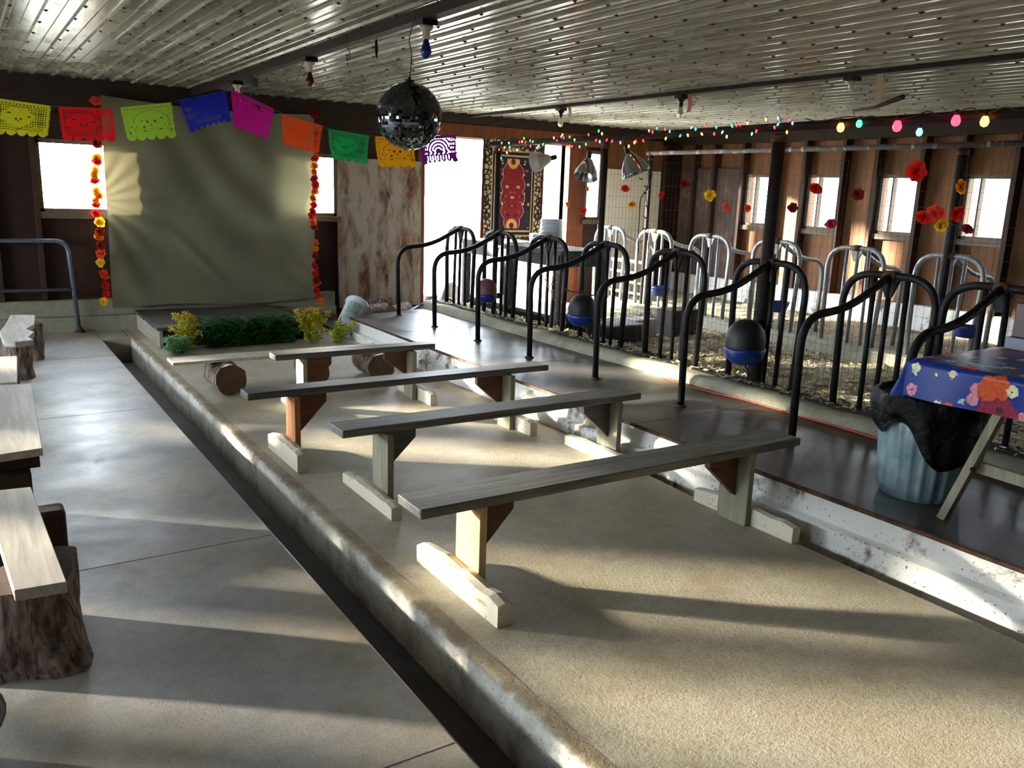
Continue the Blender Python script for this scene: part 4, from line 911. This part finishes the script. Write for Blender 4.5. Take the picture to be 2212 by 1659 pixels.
for (x, y, k, r) in ((1816, 275, 'o', .026), (1856, 267, 'g', .021), (1938, 272, 'r', .030), (1986, 285, 'b', .021), (2065, 260, 'r', .028), (2127, 262, 'o', .026)):
    p = at(x, y, 0, X0); MB().lathe(p, [(.002, -r * 1.3), (r * .7, -r), (r, -.2 * r), (r * .8, r * .6), (r * .5, r * 1.1)], 16).build('bulb', EM[k], gl); MB().lathe(p, [(r * .55, r * 1.1), (r * .55, r * 2.0), (r * .3, r * 2.3)], 12).build('socket', M['cord'], gl)
hang = [at(x, y, 0, 5.22) for x, y in ((1402, 300), (1404, 340), (1408, 380), (1398, 410), (1384, 430), (1381, 470), (1378, 520), (1379, 545))]
o = thing('unlit_string_lights', hang[0], 'unlit black string lights dangling before the white panel', 'string lights'); MB().tube(smooth_path(hang, 6), .005, 6).build('wire', M['cord'], o)
hang2 = [at(x, y, 0, 5.215) for x, y in ((1403, 300), (1404, 370), (1396, 415), (1397, 440), (1400, 480), (1400, 520), (1401, 540))]; MB().tube(smooth_path(hang2, 6), .004, 6).build('wire', M['cord'], o)
for x, y in ((1397, 418), (1402, 448), (1398, 472), (1396, 496), (1388, 388), (1400, 405)): p = at(x, y, 0, 5.215); MB().tube([p, p + Vector((0, .045, .012))], .006, 6).build('bulb', M['cord'], o)

# ------------------------------------------------------------------ ceiling bulbs and hanging bits
def ceiling_bulb(px, py, X, col, label, size=.034, scr=.5, holder=True, ztop=None):
    p = at(px, py, 0, X); top = (2.735 if X < 4 else 2.765) if ztop is None else ztop; o = thing('ceiling_bulb', (p.x, p.y, top), label, 'light bulb', 'bulbs along the ceiling battens'); s = size; hh = top - .035 - s * 1.2 - .06
    MB().box((X - .05, p.y - .05, top - .035), (X + .05, p.y + .05, top)).build('junction_box', M['blackpl'], o)
    MB().lathe((X, p.y, top - .035), [(.042, 0), (.04, -.015), (.024, -.03), (.022, -.075)], 18).build('socket', M['porcelain'] if holder else M['blackpl'], o)
    if col: MB().lathe((X, p.y, top - .11), [(.014, .0), (.017, -.012), (s * .75, -.04), (s, -.066), (s * .9, -.088), (s * .5, -.106), (.002, -.112)], 20).build('glass_bulb', col, o)
    return o
def cglass(name, hexc, a=.0):
    n = N(name); n.col(rgb(hexc)); n.rough(.12); n.b.inputs['Transmission Weight'].default_value = a; return n.m
ceiling_bulb(921, 60, 2.455, cglass('blue_glass', '0e2a8a'), 'blue light bulb on the ceiling batten above the mirror ball')
ceiling_bulb(669, 135, 2.455, cglass('dark_red_glass', '4a0f16'), 'dark red light bulb on the ceiling batten')
ceiling_bulb(512, 190, 2.455, cglass('bright_red_glass', 'b3161c'), 'bright red light bulb at the far end of left batten')
ceiling_bulb(1212, 240, 6.25, cglass('clear_glass', 'c9c6b0', .7), 'clear light bulb at the far end of the right batten', holder=False)
ceiling_bulb(1472, 212, 6.25, cglass('clear_glass_dusty', 'cfcdbb', .7), 'clear light bulb on right batten beside the pink tape', holder=False)
ceiling_bulb(1843, 155, 6.25, None, 'empty bulb socket on the right ceiling batten')
for (px, py, mt, lb, hgt) in ((1489, 208, M['tape1'], 'pink sticky tape hanging from the right ceiling batten', .17), (1901, 158, M['tape2'], 'cream sticky fly tape hanging from right batten', .21), (1229, 240, M['tape2'], 'short cream sticky tape by the far clear bulb', .12)):
    p = at(px, py, 0, 6.25); tag(MB().grid(lambda u, v: Vector((6.25 + .02 * math.sin(v * 3), p.y - .03 + .06 * u, 2.765 - hgt * v)), 3, 8).build('sticky_tape', mt), lb, 'sticky tape')
bm = MB(); pbx = at(540, 168, 0, 2.455); bo = thing('plug_box', (2.455, pbx.y, 2.735), 'small black outlet box hanging on the left batten', 'outlet')
MB().obox((2.455 + .02, pbx.y, 2.70), (.035, .02, 0), (-.02, .035, .01), (0, 0, .035)).build('box', M['blackpl'], bo); MB().tube([(2.455, pbx.y, 2.68), (2.46, pbx.y - .01, 2.35)], .003, 5).build('pull_string', M['cordwhite'], bo)
tag(MB().tube(smooth_path([at(545, 160, 0, 2.46), at(575, 178, 0, 2.50), at(610, 183, 0, 2.55), at(640, 172, 0, 2.53), at(652, 140, 0, 2.50), at(672, 105, 0, 2.46)]), .005, 6).build('cable', M['cordwhite']), 'grey cable drooping between two bulbs on the left batten', 'cable')
q = at(813, 62, 1, 5.6); p1 = at(813, 85, 1, 5.6); p2 = at(813, 126, 1, 5.6); o = thing('hanging_spindle', (p1.x, 5.6, 2.8), 'small dark spindle hanging from the ceiling left of ball', 'ornament')
MB().tube([(p1.x, 5.6, 2.80), p1], .002, 4).build('string', M['cord'], o); MB().lathe(p2, [(.002, 0), (.008, .01), (.006, .02), (.013, .045), (.010, .09), (.006, (p1 - p2).length)], 12).build('spindle', M['blackpl'], o)
p1 = at(752, 103, 1, 5.9); o = thing('wire_hook', (p1.x, 5.9, 2.8), 'thin wire hook hanging from the ceiling beside the spindle', 'hook')
MB().tube([(p1.x, 5.9, 2.80), p1], .0018, 4).build('wire', M['cord'], o); MB().tube(smooth_path([p1, p1 + Vector((.01, 0, -.03)), p1 + Vector((.012, 0, -.07)), p1 + Vector((-.01, 0, -.085)), p1 + Vector((-.005, 0, -.06))]), .003, 5).build('hook', M['cord'], o)

# mirror ball
bc = at(884.5, 251, 1, 4.9); br = 71 / FP * (bc - Vector((0, 0, H))).dot(f_) * .985
o = thing('mirror_ball', bc, 'large round mirror ball hanging from the ceiling', 'mirror ball')
MB().ball(bc, br * .985, 40, 24).build('core', M['blackpl'], o)
def mirror_mat():
    n = N('mirror_tiles'); n.col(rgb('6d747a')); n.b.inputs['Metallic'].default_value = 1; n.rough(.06); return n.m
t = MB(); ROW = 38
for i in range(ROW):
    la = -PI / 2 + PI * (i + .5) / ROW; cnt = max(4, int(round(2 * ROW * math.cos(la)))); hs = PI / ROW * br * .47
    for j in range(cnt):
        lo = 2 * PI * (j + .5 * (i % 2)) / cnt; nn = Vector((math.cos(la) * math.cos(lo), math.cos(la) * math.sin(lo), math.sin(la))); e = Vector((-math.sin(lo), math.cos(lo), 0)); u = nn.cross(e)
        cc = bc + nn * br; wv = math.cos(la) * 2 * PI / cnt * br * .47; j1 = R(-.11, .11); j2 = R(-.11, .11); kk = len(t.v)
        for (a, b) in ((-1, -1), (1, -1), (1, 1), (-1, 1)): t.v.append(tuple(cc + e * wv * a + u * hs * b + nn * (j1 * a * wv + j2 * b * hs)))
        t.face([kk, kk + 1, kk + 2, kk + 3])
t.build('tiles', mirror_mat(), o)
MB().lathe(bc + Vector((0, 0, br)), [(.03, -.004), (.03, .012), (.008, .016), (.008, .03)], 16).build('cap', M['blackpl'], o)
MB().tube(smooth_path([bc + Vector((0, 0, br + .03)), bc + Vector((.012, 0, br + .16)), bc + Vector((-.004, .0, br + .25)), Vector((bc.x + .05, 4.9, 2.80))], 5), .003, 6).build('cord', M['cord'], o)

# ------------------------------------------------------------------ papel picado
flags = [('yellow', 'c9c61e', ((-12, 211), (110, 229), (104, 297), (-12, 290)), 'grid', 'yellow cut-paper flag at the left end of the string'),
         ('red', 'e01622', ((125, 230), (245, 235), (250, 307), (135, 303)), 'grid', 'red cut-paper flag over the bright left window'),
         ('lime', '9cc634', ((258, 232), (370, 221), (382, 298), (276, 306)), 'skull', 'lime green cut-paper flag with skull cutouts'),
         ('blue', '1626a8', ((384, 217), (486, 196), (502, 262), (412, 288)), 'alebrije', 'deep blue cut-paper flag between lime and magenta ones'),
         ('magenta', 'c4128c', ((499, 192), (595, 237), (576, 302), (505, 276)), 'plain', 'magenta cut-paper flag hanging steeply tilted'),
         ('orange', 'f04c10', ((608, 245), (697, 272), (688, 333), (612, 313)), 'grid', 'orange cut-paper flag between magenta and green ones'),
         ('green', '12a052', ((708, 278), (798, 293), (792, 355), (716, 343)), 'grid', 'green cut-paper flag left of the mirror ball'),
         ('amber', 'f4a80c', ((810, 294), (896, 299), (896, 362), (818, 361)), 'skull', 'amber cut-paper flag partly behind the mirror ball'),
         ('purple', 'a61cc4', ((902, 297), (983, 291), (991, 350), (914, 357)), 'lace', 'purple lace-like cut-paper flag at the right end')]
def cut(kind, u, v):
    if kind == 'lace' and (v < .1 or .66 < v < .70): return False
    if v > .86:                                            # scalloped hem
        k = 7 if kind in ('lace', 'alebrije') else 5; ph = (u * k) % 1
        if kind in ('lace', 'alebrije'):
            if u < .13 or u > .87: return (((u % .87) - .065) / .075) ** 2 + ((v - .88) / .11) ** 2 > 1
            return v > .86 + .11 * (1 - abs(ph - .5) * 2)
        return (v - .86) / .14 > math.sqrt(max(0, 1 - (2 * ph - 1) ** 2))
    if u < .02 or u > .98: return ((v * 30) % 1) < .4
    if u < .05 or u > .95 or v < .07: return False
    hd = lambda cx, cy, rx, ry: ((u - cx) / rx) ** 2 + ((v - cy) / ry) ** 2 < 1
    if v < .11: return ((u * 16) % 1) < .45 and v > .085
    if kind == 'grid':
        body = ((u - .40) / .30) ** 2 + ((v - .46) / .27) ** 2
        wob = .25 * math.sin(u * 25) * math.sin(v * 19)
        if body + wob < 1: return hd(.38, .52, .02, .03) or hd(.47, .51, .02, .03) or hd(.42, .57, .015, .02) or hd(.25, .36, .05, .012) or hd(.62, .42, .04, .015)
        if v > .72: return (abs(((v + .03 * math.sin(u * 9)) * 16) % 1 - .5) < .12 and .1 < u < .9) or (hd(.42, .76, .015, .02) or hd(.47, .79, .015, .02) or hd(.42, .82, .015, .02))
        if .07 < u < .93 and .13 < v: return ((u * 22) % 1) < .58 and ((v * 15) % 1) < .58
        return False
    if kind == 'skull':
        for (cx, cy, s) in ((.55, .50, 1), (.2, .62, .6), (.86, .62, .6)):
            if hd(cx - .075 * s, cy - .03, .027 * s, .042 * s) or hd(cx + .075 * s, cy - .03, .027 * s, .042 * s) or hd(cx, cy + .07 * s, .018 * s, .035 * s): return True
            if abs(v - (cy + .18 * s)) < .012 and abs(u - cx) < .07 * s: return ((u * 40) % 1) < .6
        if hd(.36, .44, .03, .02) or hd(.76, .40, .035, .02) or hd(.4, .62, .03, .035) or hd(.40, .74, .04, .018) or hd(.72, .7, .04, .018) or hd(.1, .76, .02, .04) or hd(.93, .74, .02, .04): return True
        r = math.hypot((u - .55) / .36, (v - .52) / .36)
        if v < .5 and abs(r - 1) < .035: return ((math.atan2(v - .52, u - .55) * 9) % 1) < .55
        return (u < .12 or u > .88) and ((v * 20) % 1) < .3 and ((u * 40) % 1) < .5
    if kind == 'plain': return hd(.18, .2, .035, .05) or hd(.6, .12, .05, .04) or hd(.65, .17, .03, .03) or (abs(math.hypot((u - .6) / .3, (v - .5) / .3) - 1) < .03 and ((v * 24) % 1) < .5)
    if kind == 'lace':
        if v > .70: return .16 < u < .84 and ((u * 13) % 1) < .34
        if u < .2 or u > .8: return ((u * 18 + v * 2) % 1) < .42 and ((v * 7) % 1) < .42
        r = math.hypot((u - .5) / .28, (v - .55) / .42)
        if v < .5: return ((r * 3.6) % 1) < .30
        return ((u * 8 + math.sin(v * 30) * .2) % 1) < .30 and not hd(.5, .56, .08, .07)
    if kind == 'alebrije':
        if v > .68: return .2 < u < .8 and ((u * 30) % 1) < .35 and v < .82
        return (((u * 9 + math.sin(v * 22)) % 1) < .10) or (u < .2 and ((v * 20) % 1) < .25)
for nm, hexc, cs, kind, lb in flags:
    tl, tr, br2, bl = (at(x, y, 1, 5.5) for x, y in cs); ph = R(0, 6)
    def fn(u, v):
        p = (tl * (1 - u) + tr * u) * (1 - v) + (bl * (1 - u) + br2 * u) * v
        return p + Vector((0, .014 * math.sin(u * 5 + ph) * v + .01 * math.sin(v * 4 + ph), 0))
    fo = MB().grid(fn, 92, 64, True, lambda u, v: cut(kind, u, v)).build('paper_flag', paper('tissue_' + nm, hexc, .38 if nm != 'purple' else .06)); tag(fo, lb, 'paper flag', 'cut-paper flags on the string')
sp_ = [at(x, y, 1, 5.5) for x, y in ((-12, 211), (110, 229), (125, 230), (245, 235), (258, 232), (370, 221), (384, 217), (486, 196), (499, 192), (595, 237), (608, 245), (697, 272), (708, 278), (798, 293), (810, 294), (902, 297), (983, 291))]
sp_ += [at(1060, 272, 1, 6.6), at(1160, 240, 1, 8.2)]
tag(MB().tube([p + Vector((0, -.002, 0)) for p in sp_], .0016, 5).build('flag_string', M['cordwhite']), 'thin string carrying the cut-paper flags across the room', 'string')

# ------------------------------------------------------------------ table with floral oilcloth, right edge
tb = thing('trestle_table', (4.8, 2.0, .222), 'wooden trestle table under the blue floral cloth', 'table')
TX0, TX1, TY0, TY1, TZ = 4.0, 5.0, .9, 2.42, 1.0
MB().box((TX0 + .02, TY0, TZ - .04), (TX1 - .02, TY1 - .02, TZ - .006)).build('top', M['plankdk'], tb)
for X in (TX0 + .04, TX1 - .08):
    MB().beam((X, 2.17, .222), (X, 1.93, TZ - .04), .04, .05, (1, 0, 0)).build('leg', M['leggrey'], tb); MB().beam((X, 1.10, .222), (X, 1.35, TZ - .04), .04, .05, (1, 0, 0)).build('leg', M['leggrey'], tb)
    MB().beam((X + .045, 2.06, .52), (X + .045, 1.22, .50), .03, .055, (0, 0, 1)).build('cross_bar', M['leggrey'], tb)
    MB().lathe((X - .022, 2.05, .52), [(.012, 0), (.012, -.006), (.004, -.01)], 12, (1, 0, 0)).build('bolt', M['post'], tb)
def tcloth(u, v):
    # unfolded cloth: flat on the top, hanging at the edges
    hang_ = .19; X = TX0 - hang_ + (TX1 - TX0 + 2 * hang_) * u; Y = TY0 - hang_ + (TY1 - TY0 + 2 * hang_) * v; z = TZ; x, y = X, Y
    dx = max(TX0 - X, X - TX1, 0); dy = max(TY0 - Y, Y - TY1, 0); rr = .012
    if dx > 0: x = (TX0 - rr if X < TX0 else TX1 + rr); z -= dx; x += (-1 if X < TX0 else 1) * (.02 * math.sin(Y * 9) * dx / hang_ + .01)
    if dy > 0: y = (TY0 - rr if Y < TY0 else TY1 + rr); z = min(z, TZ - dy); y += (-1 if Y < TY0 else 1) * (.02 * math.sin(X * 9) * dy / hang_ + .01)
    if dx > 0 and dy > 0:
        x += (-1 if X < TX0 else 1) * .05 * min(dx, dy) / hang_; y += (-1 if Y < TY0 else 1) * .05 * min(dx, dy) / hang_; z = TZ - max(dx, dy) * 1.05
    return Vector((x, y, z + .002))
tag(MB().grid(tcloth, 70, 90).build('tablecloth', M['oil']), 'blue oilcloth printed with bright flowers over the trestle table', 'tablecloth')
cs_ = thing('camp_stove', (4.62, 2.12, TZ), 'dark red and grey box standing on the floral table at frame edge', 'box'); p = at(2176, 750, 2, TZ + .01)
bx0 = p.x; by0 = p.y
MB().box((bx0 - .02, by0 - .30, TZ + .004), (bx0 + .28, by0 + .01, TZ + .07)).build('base', M['greyen'], cs_, bev=.006)
MB().box((bx0, by0 - .28, TZ + .07), (bx0 + .26, by0 - .01, TZ + .26)).build('body', M['reddark'], cs_, bev=.006)
MB().box((bx0 - .008, by0 - .285, TZ + .07), (bx0, by0 - .27, TZ + .26)).build('frame_edge', M['greyen'], cs_)
MB().lathe((bx0 + .10, by0 - .13, TZ + .26), [(.05, 0), (.05, .09), (.03, .10), (.03, .18)], 18).build('cap', M['chrome'], cs_)
# galvanised can with black bag
cx0, cy0 = 4.28, 2.46; can = thing('trash_can', (cx0, cy0, .222), 'ribbed galvanised metal trash can beside the floral table', 'trash can')
def canf(u, v):
    t = 2 * PI * u; rr = .205 + .045 * v + .006 * max(-.4, math.cos(t * 22)) * (1 if .04 < v < .95 else 0); rr *= (1 if v > .05 else .93 + v * 1.4); return Vector((cx0 + rr * math.cos(t), cy0 + rr * math.sin(t), .226 + .53 * v))
MB().grid(canf, 176, 16).build('body', M['galv'], can); MB().lathe((cx0, cy0, .224), [(.19, 0), (.19, .01)], 30).build('bottom', M['galv'], can)
MB().lathe((cx0, cy0, .756), [(.25, -.01), (.258, 0), (.25, .01)], 30, cap=False).build('rim', M['galv'], can)
def bagf(u, v):
    t = 2 * PI * u; low = .14 + .20 * max(0, math.cos(t - 4.5)) ** 2 + .05 * math.sin(t * 5 + 1)
    n_ = noise.noise(Vector((math.cos(t) * 4, math.sin(t) * 4, v * 5))) * .018
    if v < .45: w_ = v / .45; rr = .215 + .05 * w_ + n_ * .4; z = .56 + .235 * w_                       # inside up to the rim
    else: w_ = (v - .45) / .55; rr = .268 + .012 * math.sin(t * 9) * w_ + n_ + .02 * math.sin(w_ * PI); z = .80 - (low + .04) * w_ + .01 * math.sin(w_ * 3)
    return Vector((cx0 + rr * math.cos(t), cy0 + rr * math.sin(t), z + n_ * .5))
tag(MB().grid(bagf, 110, 34).build('bin_bag', M['bag']), 'shiny black bin bag folded over the rim of trash can', 'bag')
# orange cord
op = [at(x, y, 2, .235) for x, y in ((1560, 820),)] 
oc = [Vector((5.02, 5.3, .232)), Vector((4.98, 4.75, .232)), at(1625, 858, 2, .232), at(1640, 866, 2, .232), at(1665, 868, 2, .232), at(1710, 883, 2, .232), at(1770, 893, 2, .232), at(1830, 902, 2, .232), at(1910, 905, 2, .232), Vector((5.0, 2.6, .232)), Vector((5.0, 2.2, .232))]
for v in oc: v.x = min(v.x, 5.03)
tag(MB().tube(smooth_path(oc, 6), .0055, 8).build('extension_cord', M['cordorange']), 'orange extension cord lying along the feed kerb', 'cord')
